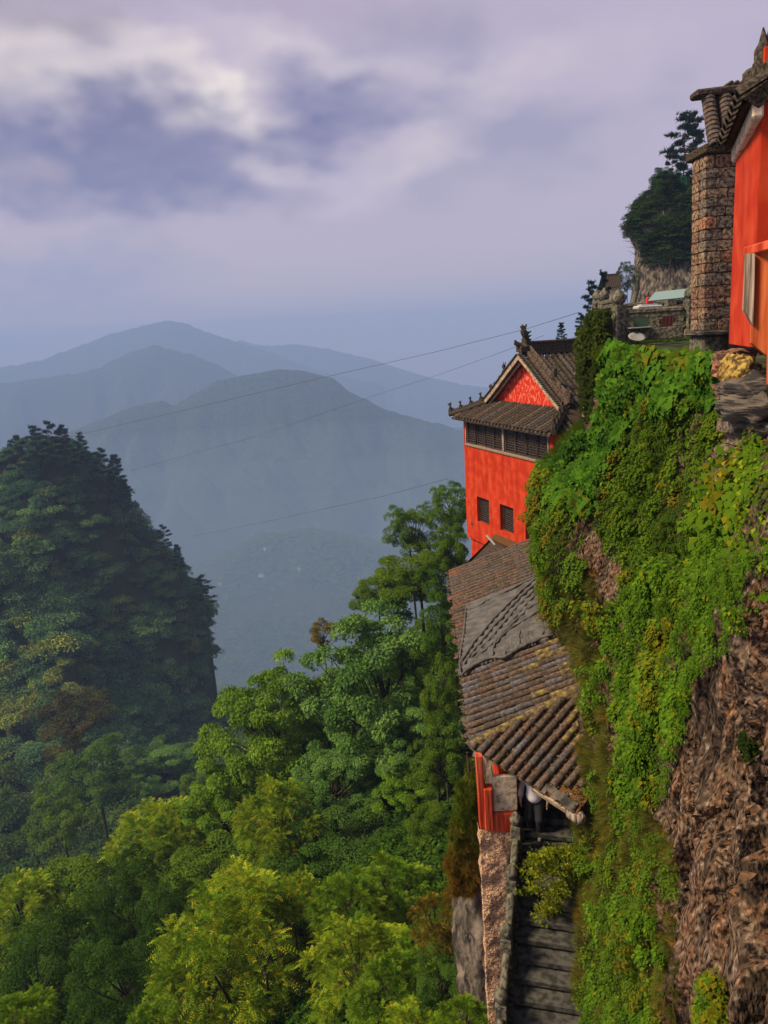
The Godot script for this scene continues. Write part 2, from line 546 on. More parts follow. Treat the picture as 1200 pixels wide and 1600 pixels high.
func hill_point(u: float, v: float) -> Vector3:
	# u along the crest, v from behind (0) over the crest (0.25) down the face (1)
	var x0: float = hill_crest[0].x
	var x1: float = hill_crest[-1].x
	var x := lerpf(x0, x1 + 0.6, u)
	var top := curve(minf(x, x1), hill_crest.map(func(p): return [p.x, p.y]))
	if x > x1:
		top -= (x - x1) * 100.0
	var w := (v - 0.25) / 0.75
	if w < 0.0:
		return Vector3(x * (1.0 - w * 0.62), top + w * 90.0, -HILL_D + w * 110.0)
	var reach := 125.0
	var z := -HILL_D + w * reach
	var fall := w * reach * 1.0 + 14.0 * (w - w * w)
	# the face curls round to the right hand cliff
	var y := top - fall
	var bump := big.get_noise_2d(x * 1.2 + 300.0, z * 1.2) * 26.0 * smoothstep(0.05, 0.3, w)
	# a nearer spur on the left, with bare rock
	var sp := exp(-pow((x + 58.0) / 26.0, 2.0)) * smoothstep(0.35, 0.75, w)
	z += sp * 34.0
	x += bump * 0.12 * clampf((x1 - x) / 20.0, 0.0, 1.0)
	return Vector3(x, y + bump + sp * 4.0, z + bump * 0.5)

func make_land() -> void:
	big.seed = 3
	big.frequency = 0.011
	big.fractal_octaves = 4
	fine.seed = 9
	fine.frequency = 0.5
	fine.fractal_octaves = 4
	# the ground as one sheet, finer near the camera
	var m := grid_mesh(150, 170, func(u: float, v: float) -> Vector3:
		var a := lerpf(-1.25, 1.25, u)
		var r := 3.0 * pow(3600.0 / 3.0, v)
		var x := sin(a) * r
		var z := -cos(a) * r
		return Vector3(x, ground(x, z), z))
	structure(put("ground", m, mats.earth))
	for p in HILL:
		hill_crest.append(at(p[0], p[1] + 12.0, HILL_D))
	m = grid_mesh(110, 90, func(u, v): return hill_point(u, v))
	structure(put("wooded_hill", m, mats.earth), "steep wooded peak filling the left of the valley")
	m = grid_mesh(60, 160, func(u: float, v: float) -> Vector3:
		var p := hill_point(0.94 + 0.06 * u, v)
		var n := 3.0 * big.get_noise_3dv(p * Vector3(6.0, 1.6, 6.0))
		var q := p * Vector3(0.25, 0.05, 0.25)
		var st := floorf(4.0 * lumps.get_noise_3dv(q)) * 0.7 + floorf(5.0 * lumps.get_noise_3dv(q * 3.0)) * 0.35
		return p + Vector3(0.7 * st - 0.9, 0, 1.0 + n + 2.0 * st))
	structure(put("hill_cliff", m, mats.pale_rock), "bare cliff down the right side of the wooded peak")
	# far mountains, each a ridge at its own distance
	mountain("far_mountain", 2500.0, 640.0, -600.0, [[-420, 700], [-200, 720], [0, 706], [60, 700], [105, 674], [150, 655], [215, 631], [250, 624], [275, 631], [300, 614], [340, 592], [385, 582], [430, 574], [475, 577], [520, 588], [545, 609], [575, 622], [600, 638], [650, 651], [700, 664], [760, 680], [900, 700], [1200, 690]], 60.0)
	mountain("far_mountain", 3700.0, 700.0, -700.0, [[-500, 640], [-200, 610], [0, 597], [50, 590], [130, 580], [160, 570], [200, 549], [240, 537], [270, 545], [300, 552], [335, 566], [380, 590], [430, 610], [520, 640], [700, 690]], 70.0)
	mountain("far_mountain", 5300.0, 800.0, -800.0, [[-500, 600], [-100, 590], [60, 562], [120, 540], [180, 518], [220, 508], [258, 499], [290, 503], [318, 516], [355, 528], [400, 541], [440, 556], [500, 580], [600, 600]], 70.0)
	mountain("far_mountain", 6400.0, 800.0, -900.0, [[200, 570], [300, 552], [345, 536], [375, 530], [410, 540], [460, 536], [520, 545], [580, 560], [640, 580], [720, 600], [900, 620], [1300, 640]], 60.0)
	# mist lying in the bottom of the valley
	var fm := FogMaterial.new()
	fm.density = 0.00016
	fm.albedo = Color(0.7, 0.85, 1.0)
	for k in 4:
		var mist := FogVolume.new()
		mist.name = numbered("valley_mist")
		mist.shape = RenderingServer.FOG_VOLUME_SHAPE_ELLIPSOID
		mist.size = Vector3(5600 + 300 * k, 400 + 170 * k, 1750 + 130 * k)
		mist.position = Vector3(-300, -620, -1480)
		mist.material = fm
		add_child(mist)
		tag(mist, ["thin lowest bank of blue mist on the valley floor", "low bank of blue mist over the valley floor", "pale bank of mist halfway up the valley", "thinnest and highest veil of mist in the valley"][k], "mist", "banks of mist in the valley", "stuff")
	scatter_hill()
	scatter_valley()

func mountain(called: String, d: float, depth: float, base: float, line: Array, rough: float) -> void:
	var crest := []
	for p in line:
		var q := at(p[0], p[1], d)
		crest.append([q.x, q.y])
	var x0: float = crest[0][0]
	var x1: float = crest[-1][0]
	var n := FastNoiseLite.new()
	n.seed = int(d)
	n.frequency = 1.0 / 420.0
	n.fractal_type = FastNoiseLite.FRACTAL_RIDGED
	n.fractal_octaves = 5
	var f := FastNoiseLite.new()
	f.seed = int(d) + 1
	f.frequency = 1.0 / 60.0
	var m := grid_mesh(280, 80, func(u: float, v: float) -> Vector3:
		var x := lerpf(x0, x1, u)
		var w := (v - 0.3) / 0.7
		var top := curve(x, crest) + f.get_noise_1d(x) * d * 0.0022 * exp(-maxf(w, 0.0) * 14.0)
		if w < 0.0:
			return Vector3(x, top + w * 500.0, -d + w * depth)
		var fall := pow(w, 0.86)
		var r := n.get_noise_2d(x, w * depth * 0.55) + 0.35
		var y := lerpf(top, base, fall) - r * rough * 1.6 * smoothstep(0.0, 0.12, w) * (1.0 - 0.5 * w)
		y += f.get_noise_2d(x, w * depth) * 10.0 * smoothstep(0.0, 0.06, w)
		return Vector3(x + r * 30.0 * w, y, -d + w * depth))
	structure(put(called, m, mats.far_forest))

# many small crowns where single trees are only texture
func crown_copies(called: String, mesh: Mesh, xfs: Array, cols: Array, label: String, category: String) -> void:
	var mm := MultiMesh.new()
	mm.transform_format = MultiMesh.TRANSFORM_3D
	mm.use_colors = true
	mm.mesh = mesh
	mm.instance_count = xfs.size()
	for i in xfs.size():
		mm.set_instance_transform(i, xfs[i])
		mm.set_instance_color(i, cols[i])
	var o := MultiMeshInstance3D.new()
	o.name = numbered(called)
	o.multimesh = mm
	o.material_override = mats.leaf
	add_child(o)
	tag(o, label, category, "", "stuff")

func turned(yaw: float, s: Vector3, pos: Vector3) -> Transform3D:
	return Transform3D(Basis(Vector3.UP, yaw).scaled_local(s), pos)

func scatter_hill() -> void:
	var protos := []
	for i in 5:
		protos.append(lump_crown(200 + i, 13, 1700, 0.12, Color(0.03, 0.085, 0.04), Color(0.17, 0.3, 0.12)))
	var xfs := [[], [], [], [], []]
	var cols := [[], [], [], [], []]
	var r := RandomNumberGenerator.new()
	r.seed = 77
	var tries := 0
	while tries < 2600:
		tries += 1
		var v := r.randf_range(0.2, 1.0)
		var p := hill_point(r.randf_range(0.0, 0.999), v)
		var s := r.randf_range(2.6, 5.8) * (1.0 if p.z < -200.0 else 0.8)
		if v < 0.4:
			s *= 0.8
		var q := pix(p)
		if q.x > 314.0 and q.y > 1045.0:
			if r.randf() < 0.72:
				continue
			s *= 0.5
		if q.distance_to(Vector2(45, 1175)) < 38.0 and r.randf() < 0.85:
			continue
		var k := r.randi() % 5
		xfs[k].append(turned(r.randf() * TAU, Vector3(s * r.randf_range(0.85, 1.3), s * r.randf_range(0.8, 1.2), s), p + Vector3(0, s * 0.35, 0)))
		var t := r.randf()
		var c := Color(0.6, 0.75, 0.75).lerp(Color(1.15, 1.05, 0.75), t)
		if r.randf() < 0.07:
			c = Color(1.9, 1.25, 0.6)
		elif r.randf() < 0.12:
			c = Color(1.5, 1.5, 0.9)
		if q.x < 140.0 and q.y > 1010.0 and r.randf() < 0.4:
			c = Color(1.9, 1.2, 0.55)
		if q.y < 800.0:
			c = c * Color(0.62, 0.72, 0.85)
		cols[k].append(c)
	for i in 480:
		var p := hill_point(r.randf_range(0.955, 1.0) if i % 2 else r.randf_range(0.992, 1.0), r.randf_range(0.2, 0.75))
		if pix(p).y > 1060.0 and i % 4:
			continue
		var s := r.randf_range(1.0, 2.6)
		var k := r.randi() % 5
		xfs[k].append(turned(r.randf() * TAU, Vector3(s, s * r.randf_range(0.8, 1.5), s), p + Vector3(r.randf_range(-0.5, 0.6), 0, 1.0)))
		cols[k].append(Color(0.6, 0.75, 0.7).lerp(Color(1.0, 1.0, 0.8), r.randf()))
	var words := ["round olive green crowns", "dark bushy crowns", "pale grey green crowns", "low spreading crowns", "mixed green crowns with some brown"]
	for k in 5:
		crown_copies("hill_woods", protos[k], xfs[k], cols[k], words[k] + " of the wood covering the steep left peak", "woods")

func scatter_valley() -> void:
	var protos := [lump_crown(230, 9, 240, 0.24), lump_crown(231, 7, 240, 0.24)]
	var xfs := [[], []]
	var cols := [[], []]
	var r := RandomNumberGenerator.new()
	r.seed = 78
	for i in 42000:
		var d := 480.0 * pow(2500.0 / 480.0, sqrt(r.randf()))
		var x := r.randf_range(-0.42, 0.08) * d
		var q := pix(Vector3(x, ground(x, -d), -d))
		if q.x < 190.0 or q.x > 780.0:
			continue
		# fields and clearings
		var clear := big.get_noise_2d(x * 0.35 + 900.0, d * 0.35)
		if d > 1000.0 and clear > 0.16 and r.randf() < 0.92:
			continue
		var s := r.randf_range(3.0, 6.5) * (0.8 if d < 900.0 else 1.15)
		var k := r.randi() % 2
		xfs[k].append(turned(r.randf() * TAU, Vector3(s, s * r.randf_range(0.8, 1.3), s), Vector3(x, ground(x, -d) + s * 0.4, -d)))
		cols[k].append(Color(1.0, 1.4, 1.0).lerp(Color(3.0, 3.2, 1.7), r.randf()))
	crown_copies("valley_woods", protos[0], xfs[0], cols[0], "woods spread over the hazy valley floor far below", "woods")
	crown_copies("valley_woods", protos[1], xfs[1], cols[1], "darker woods mixed through the valley floor far below", "woods")
	# nearer wooded slope seen in the gap between the peak and the big trees
	var protos2 := [lump_crown(240, 14, 900, 0.12), lump_crown(241, 12, 900, 0.12)]
	var x2 := []
	var c2 := []
	for i in 1100:
		var d := r.randf_range(85.0, 520.0) if i % 3 else r.randf_range(85.0, 190.0)
		var x := r.randf_range(-0.62 if d < 200.0 else -0.36, -0.04) * d
		var s := r.randf_range(2.6, 5.0)
		x2.append(turned(r.randf() * TAU, Vector3(s, s * r.randf_range(1.0, 1.5), s), Vector3(x, ground(x, -d) + s * 0.5, -d)))
		c2.append(Color(0.8, 1.05, 0.95).lerp(Color(1.9, 1.9, 1.4), r.randf()))
	crown_copies("slope_woods", protos2[0], x2.slice(0, 550), c2.slice(0, 550), "dim green woods on the slope below the gap between peak and big trees", "woods")
	crown_copies("slope_woods", protos2[1], x2.slice(550), c2.slice(550), "bluish woods lower on the slope below the gap beside the peak", "woods")

# ------------------------------------------------------------------ foliage
class Leaves:
	var v := PackedVector3Array()
	var n := PackedVector3Array()
	var c := PackedColorArray()
	var idx := PackedInt32Array()
	# one folded leaf from base p along a, its face towards nrm
	func leaf(p: Vector3, a: Vector3, nrm: Vector3, l: float, w: float, col: Color) -> void:
		var side := a.cross(nrm).normalized()
		nrm = side.cross(a).normalized()
		var k := v.size()
		var mid := p + a * (l * 0.45) 
		v.append(p)
		v.append(mid + side * (w * 0.5) + nrm * (w * 0.16))
		v.append(p + a * l - nrm * (l * 0.12))
		v.append(mid - side * (w * 0.5) + nrm * (w * 0.16))
		for i in 4:
			n.append(nrm)
			c.append(col)
		idx.append_array(PackedInt32Array([k, k + 2, k + 1, k, k + 3, k + 2]))
	func strip(p: Vector3, a: Vector3, w: Vector3, l: float, col: Color) -> void:
		var k := v.size()
		v.append(p - w)
		v.append(p + w)
		v.append(p + a * l)
		var nn := a.cross(w).normalized()
		for i in 3:
			n.append(nn)
			c.append(col)
		idx.append_array(PackedInt32Array([k, k + 1, k + 2]))
	func mesh() -> ArrayMesh:
		var arr := []
		arr.resize(Mesh.ARRAY_MAX)
		arr[Mesh.ARRAY_VERTEX] = v
		arr[Mesh.ARRAY_NORMAL] = n
		arr[Mesh.ARRAY_COLOR] = c
		arr[Mesh.ARRAY_INDEX] = idx
		var m := ArrayMesh.new()
		m.add_surface_from_arrays(Mesh.PRIMITIVE_TRIANGLES, arr)
		return m

func rdir(r: RandomNumberGenerator) -> Vector3:
	var z := r.randf_range(-1, 1)
	var a := r.randf() * TAU
	var s := sqrt(1.0 - z * z)
	return Vector3(s * cos(a), z, s * sin(a))

# a crown of unit radius made of leafy clumps
func lump_crown(seed_: int, clumps: int, leaves: int, leaf_l: float, c0 := Color(0.026, 0.05, 0.014), c1 := Color(0.07, 0.105, 0.028)) -> ArrayMesh:
	var r := RandomNumberGenerator.new()
	r.seed = seed_
	var lv := Leaves.new()
	for k in clumps:
		var d := rdir(r)
		d.y = absf(d.y) * 1.0 - 0.35
		var c := d * r.randf_range(0.35, 0.72)
		var rad := r.randf_range(0.28, 0.5)
		var tone := r.randf()
		for i in leaves / clumps:
			var o := rdir(r)
			if o.y < -0.2:
				o.y = -o.y * 0.6
			o = o.normalized()
			var p := c + Vector3(o.x, o.y * 0.72, o.z) * rad * r.randf_range(0.75, 1.08)
			var a := (Vector3(o.x, 0.05, o.z) + rdir(r) * 0.8 + Vector3(0, -0.25, 0)).normalized()
			var nn := (o + Vector3.UP * 0.8 + rdir(r) * 0.6).normalized()
			lv.leaf(p, a, nn, leaf_l * r.randf_range(0.7, 1.3), leaf_l * r.randf_range(0.5, 0.8), c0.lerp(c1, clampf(0.6 * tone + r.randf_range(-0.1, 0.5), 0, 1)))
	return lv.mesh()

# ------------------------------------------------------------------ the cliff below the terrace
const TOP := -0.65
var strata := FastNoiseLite.new()
var lumps := FastNoiseLite.new()
var cells := FastNoiseLite.new()
var blocks := FastNoiseLite.new()

func cliff_base(z: float) -> float:
	return curve(-z, [[-6, -1.3], [0, 0.05], [6, 1.65], [10.5, 3.08], [13.0, 3.32], [15, 3.35], [17, 3.5], [20, 3.95]])

func cliff_lean(z: float, y: float) -> float:
	var near := 0.16 * (y + 10.5)
	var far := curve(y, [[-15, -0.6], [-10.5, 0.0], [-8.4, 0.75], [-7.2, 0.75], [-6, 0.4], [-4.6, 0.15], [-3.6, 0.4], [-2.95, 1.2], [-2.3, 1.55], [-0.65, 1.7]])
	return lerpf(near, far, smoothstep(13.0, 16.0, -z))

func cliff_point(t: float, y: float) -> Vector3:
	var z: float
	var x: float
	var out := Vector3(-1, 0, 0.12)
	if t < 0.85:
		z = -curve(t / 0.85, [[0.0, -2.5], [0.05, 3.0], [0.52, 10.5], [1.0, 20.0]])
		x = cliff_base(z) + cliff_lean(z, y)
	else:
		var k := (t - 0.85) / 0.15
		z = -20.0 - sin(minf(k * 2.2, 1.0) * PI * 0.5) * 1.2 - k * 2.0
		x = cliff_base(-20.0) + cliff_lean(-20.0, y) + k * k * 8.0
		out = Vector3(-1, 0, 0.12).lerp(Vector3(-0.3, 0, -1), minf(k * 2.0, 1.0))
	var p := Vector3(x, y, z)
	# beds that dip to the left, cracked and pushed about
	var b := Vector3(p.x * 0.5 + p.y * 0.9 + p.z * 0.35, p.y * 0.35 - p.z * 0.9, p.z * 0.4)
	var disp := 0.34 * lumps.get_noise_3dv(p * 0.55) + 0.12 * strata.get_noise_3dv(b * 0.55)
	# upright ribs and flutes leaning a little, as weathered beds show
	var v1 := Vector3(p.x, p.y * 0.3 + p.z * 0.22, p.z * 1.1 - p.y * 0.25)
	disp += 0.1 * strata.get_noise_3dv(v1 * 0.8 + Vector3(4, 0, 2)) + 0.12 * lumps.get_noise_3dv(v1 * 2.2 + Vector3(8, 1, 2))
	# ledges with sharp steps
	var t1 := lumps.get_noise_3dv(v1 * 0.85) * 5.0
	disp += 0.07 * (floorf(t1) + smoothstep(0.65, 1.0, t1 - floorf(t1)))
	disp += 0.028 * lumps.get_noise_3dv(p * 4.0) + 0.02 * lumps.get_noise_3dv(p * 10.0)
	# joints
	var cb := Vector3(p.x, p.y * 0.42 + p.z * 0.25, p.z)
	var crack := cells.get_noise_3dv(cb) + 1.0
	var crack2 := cells.get_noise_3dv(cb * 3.1 + Vector3(3, 3, 3)) + 1.0
	disp += 0.26 * (smoothstep(0.0, 0.1, crack) - 1.0) + 0.08 * blocks.get_noise_3dv(cb) + 0.03 * (smoothstep(0.0, 0.08, crack2) - 1.0)
	disp *= smoothstep(TOP + 0.02, TOP - 0.7, y)
	return p + out.normalized() * disp

const CN := 640
const CM := 380
var cliff_v := PackedVector3Array()

# the built surface, by interpolation
func cliff_at(t: float, y: float) -> Vector3:
	var fx := clampf(t, 0.0, 1.0) * (CN - 1)
	var fy := clampf((y + 15.5) / (TOP + 15.5), 0.0, 1.0) * (CM - 1)
	var i := mini(int(fx), CN - 2)
	var j := mini(int(fy), CM - 2)
	var k := j * CN + i
	return cliff_v[k].lerp(cliff_v[k + 1], fx - i).lerp(cliff_v[k + CN].lerp(cliff_v[k + CN + 1], fx - i), fy - j)

func cliff_normal(t: float, y: float) -> Vector3:
	var a := cliff_at(t + 0.006, y) - cliff_at(t - 0.006, y)
	var b := cliff_at(t, minf(y + 0.15, TOP)) - cliff_at(t, y - 0.15)
	var n := a.cross(b).normalized()
	return n if n.dot(Vector3(-1, 0.2, 0.4)) > 0.0 else -n

func make_noises() -> void:
	for n in [cells, blocks]:
		n.seed = 23
		n.noise_type = FastNoiseLite.TYPE_CELLULAR
		n.frequency = 0.62
		n.fractal_type = FastNoiseLite.FRACTAL_NONE
		n.domain_warp_enabled = true
		n.domain_warp_amplitude = 0.5
		n.domain_warp_frequency = 0.7
	cells.cellular_return_type = FastNoiseLite.RETURN_DISTANCE2_SUB
	blocks.cellular_return_type = FastNoiseLite.RETURN_CELL_VALUE
	strata.seed = 21
	strata.frequency = 0.6
	strata.fractal_type = FastNoiseLite.FRACTAL_RIDGED
	strata.fractal_octaves = 4
	lumps.seed = 22
	lumps.frequency = 0.5
	lumps.fractal_octaves = 4

func make_cliff() -> void:
	cliff_v.resize(CN * CM)
	for j in CM:
		for i in CN:
			cliff_v[j * CN + i] = cliff_point(float(i) / (CN - 1), lerpf(-15.5, TOP, float(j) / (CM - 1)))
	var m := smooth_mesh(CN, CM, cliff_v)
	structure(put("cliff", m, mats.rock), "bare brown rock face dropping from the terrace to the stairs")
	# flat ground of the terrace behind its rim
	m = grid_mesh(60, 24, func(u: float, v: float) -> Vector3:
		var p := cliff_point(u, TOP)
		var q := Vector3(16.0, TOP, p.z - (6.0 if u > 0.85 else 0.0))
		var r := p.lerp(q, v)
		r.y = TOP + 0.05 * big.get_noise_2d(r.x * 30.0, r.z * 30.0) * minf(1.0, v * 8.0)
		return r)
	structure(put("terrace_ground", m, mats.earth))

# ------------------------------------------------------------------ roof tiles
var tile_shape: ArrayMesh

func barrel(st: SurfaceTool, xf: Transform3D, segs := 7, taper := 0.86) -> void:
	# half barrel: x across, y up the slope 0..1, z away from the roof
	st.set_smooth_group(0)
	for k in segs:
		var a := PI * k / segs
		var b := PI * (k + 1) / segs
		var p0 := Vector3(cos(a), 0, sin(a))
		var p1 := Vector3(cos(b), 0, sin(b))
		var q0 := Vector3(cos(a) * taper, 1, sin(a) * taper)
		var q1 := Vector3(cos(b) * taper, 1, sin(b) * taper)
		quad(st, xf * p0, xf * p1, xf * q1, xf * q0)
	st.set_smooth_group(-1)
	for k in segs:
		var a := PI * k / segs
		var b := PI * (k + 1) / segs
		quad(st, xf * Vector3(cos(a), 0, sin(a)), xf * Vector3(cos(a) * 0.72, 0, sin(a) * 0.72), xf * Vector3(cos(b) * 0.72, 0, sin(b) * 0.72), xf * Vector3(cos(b), 0, sin(b)))

func make_tile_shape() -> void:
	var st := new_st(true)
	barrel(st, Transform3D())
	st.generate_normals()
	tile_shape = st.commit()

# a whole row of small tiles as one mesh; points go from the eave upwards
func tile_row(st: SurfaceTool, a: Vector3, b: Vector3, n: Vector3, r: float, l: float) -> void:
	var d := b - a
	var count := maxi(1, int(round(d.length() / l)))
	var y := d.normalized()
	var x := y.cross(n).normalized()
	var z := x.cross(y)
	var each := d.length() / count
	for i in count:
		var j := rng.randf_range(0.92, 1.08)
		barrel(st, Transform3D(Basis(x * r * j, y * each * 1.04, z * r * j), a + y * each * i), 5)

func tile_row_curved(st: SurfaceTool, pts: Array, side: Vector3, r: float, l: float) -> void:
	for i in pts.size() - 1:
		var d: Vector3 = pts[i + 1] - pts[i]
		tile_row(st, pts[i], pts[i + 1], side.cross(d).normalized() * signf(side.cross(d).y), r, l)

func closed_end(st: SurfaceTool, p: Vector3, out: Vector3, r: float) -> void:
	var b := frame_along(out)
	st.set_smooth_group(-1)
	for k in 10:
		var a0 := TAU * k / 10
		var a1 := TAU * (k + 1) / 10
		tri(st, p, p + (b.x * cos(a0) + b.z * sin(a0)) * r, p + (b.x * cos(a1) + b.z * sin(a1)) * r)

# ------------------------------------------------------------------ the red hall
const HALL_Y := -11.5

func hall_box(st: SurfaceTool, s0: float, s1: float, y0: float, y1: float, w0: float, w1: float, bev := 0.0) -> void:
	bx(st, Transform3D(Basis(), Vector3((s0 + s1) * 0.5, (y0 + y1) * 0.5 - HALL_Y, (w0 + w1) * 0.5)), Vector3(s1 - s0, y1 - y0, w1 - w0), bev)

func hp(s: float, y: float, w: float) -> Vector3:
	return Vector3(s, y - HALL_Y, w)

func wall_with_holes(st: SurfaceTool, s0: float, s1: float, y0: float, y1: float, w0: float, w1: float, holes: Array) -> void:
	var xs := [s0, s1]
	var ys := [y0, y1]
	for h in holes:
		xs.append_array([h[0], h[1]])
		ys.append_array([h[2], h[3]])
	xs.sort()
	ys.sort()
	for i in xs.size() - 1:
		for j in ys.size() - 1:
			if xs[i + 1] - xs[i] < 0.001 or ys[j + 1] - ys[j] < 0.001:
				continue
			var cx: float = (xs[i] + xs[i + 1]) * 0.5
			var cy: float = (ys[j] + ys[j + 1]) * 0.5
			if holes.any(func(h): return cx > h[0] and cx < h[1] and cy > h[2] and cy < h[3]):
				continue
			hall_box(st, xs[i], xs[i + 1], ys[j], ys[j + 1], w0, w1)

func lattice(parent: Node3D, s0: float, s1: float, y0: float, y1: float, w: float, rows: int, fr: float, name_: String) -> void:
	var st := new_st()
	hall_box(st, s0, s1, y0, y0 + fr, w - 0.03, w + 0.05, 0.006)
	hall_box(st, s0, s1, y1 - fr, y1, w - 0.03, w + 0.05, 0.006)
	hall_box(st, s0, s0 + fr, y0 + fr, y1 - fr, w - 0.028, w + 0.048, 0.006)
	hall_box(st, s1 - fr, s1, y0 + fr, y1 - fr, w - 0.028, w + 0.048, 0.006)
	var win := done(name_, st, mats.dark_wood, parent)
	st = new_st()
	var bw := 0.009
	var hgt := (y1 - y0 - 2 * fr) / rows
	for k in range(1, rows):
		var y := y0 + fr + hgt * k
		hall_box(st, s0 + fr, s1 - fr, y - bw, y + bw, w - 0.008, w + 0.016)
	for k in rows:
		var y := y0 + fr + hgt * k
		var cols := 3 if k % 2 == 0 else 4
		for c in range(1, cols):
			var x := lerpf(s0 + fr, s1 - fr, float(c) / cols)
			hall_box(st, x - bw, x + bw, y + bw, y + hgt - bw, w - 0.008, w + 0.016)
	done("lattice", st, mats.lattice_wood, win)
	st = new_st()
	hall_box(st, s0 + fr, s1 - fr, y0 + fr, y1 - fr, w + 0.03, w + 0.045)
	done("pane", st, mats.dark_glass, win)

func beast(st: SurfaceTool, p: Vector3, f: Vector3, h: float) -> void:
	# a small seated roof figure: haunches, chest, head, ears, tail
	var up := Vector3.UP
	tube(st, [p, p + up * h * 0.3 - f * h * 0.05, p + up * h * 0.62 + f * h * 0.08, p + up * h * 0.75 + f * h * 0.12], [h * 0.22, h * 0.24, h * 0.15, h * 0.1], 7)
	tube(st, [p + up * h * 0.72 - f * h * 0.05, p + up * h * 0.82 + f * h * 0.12, p + up * h * 0.76 + f * h * 0.32], [h * 0.1, h * 0.14, h * 0.07], 7)
	var side := f.cross(up)
	for s in [-1.0, 1.0]:
		tube(st, [p + up * h * 0.86 + side * s * h * 0.07, p + up * h * 1.05 + side * s * h * 0.1 - f * h * 0.05], [h * 0.05, h * 0.01], 5)
		tube(st, [p + up * h * 0.45 + f * h * 0.1 + side * s * h * 0.1, p + f * h * 0.24 + side * s * h * 0.1], [h * 0.06, h * 0.05], 5)
	tube(st, [p - f * h * 0.2, p - f * h * 0.36 + up * h * 0.25, p - f * h * 0.28 + up * h * 0.5], [h * 0.07, h * 0.06, h * 0.02], 5)

func ridge_finial(st: SurfaceTool, p: Vector3, f: Vector3, h: float) -> void:
	# a dragon-fish finial: thick base, curled body, fins up its back and a crown of spikes
	var up := Vector3.UP
	bx(st, Transform3D(frame_along(up, f), p + up * h * 0.12), Vector3(h * 0.42, h * 0.24, h * 0.5), 0.02)
	tube(st, [p + up * h * 0.2, p + up * h * 0.45 + f * h * 0.1, p + up * h * 0.68 + f * h * 0.06, p + up * h * 0.85 - f * h * 0.04], [h * 0.24, h * 0.2, h * 0.16, h * 0.12], 8)
	for k in 4:
		var a := -0.7 + 0.45 * k
		tube(st, [p + up * h * 0.82, p + up * h * (1.0 + 0.06 * (k % 2)) + f * sin(a) * h * 0.22], [h * 0.08, h * 0.03], 5)
	for k in 3:
		tube(st, [p + up * h * (0.4 + 0.15 * k) + f * h * 0.15, p + up * h * (0.48 + 0.15 * k) + f * h * 0.34], [h * 0.07, h * 0.02], 5)
	tube(st, [p + up * h * 0.25 - f * h * 0.15, p + up * h * 0.36 - f * h * 0.38, p + up * h * 0.48 - f * h * 0.4], [h * 0.12, h * 0.09, h * 0.03], 6)

func main_y(s: float) -> float:
	# height of the main roof at s (ridge at 3.2), concave
	return curve(absf(s - 3.2), [[0.0, -0.98], [0.7, -1.42], [1.4, -1.9], [2.1, -2.37], [2.8, -2.8], [3.55, -3.22], [3.75, -3.3]])

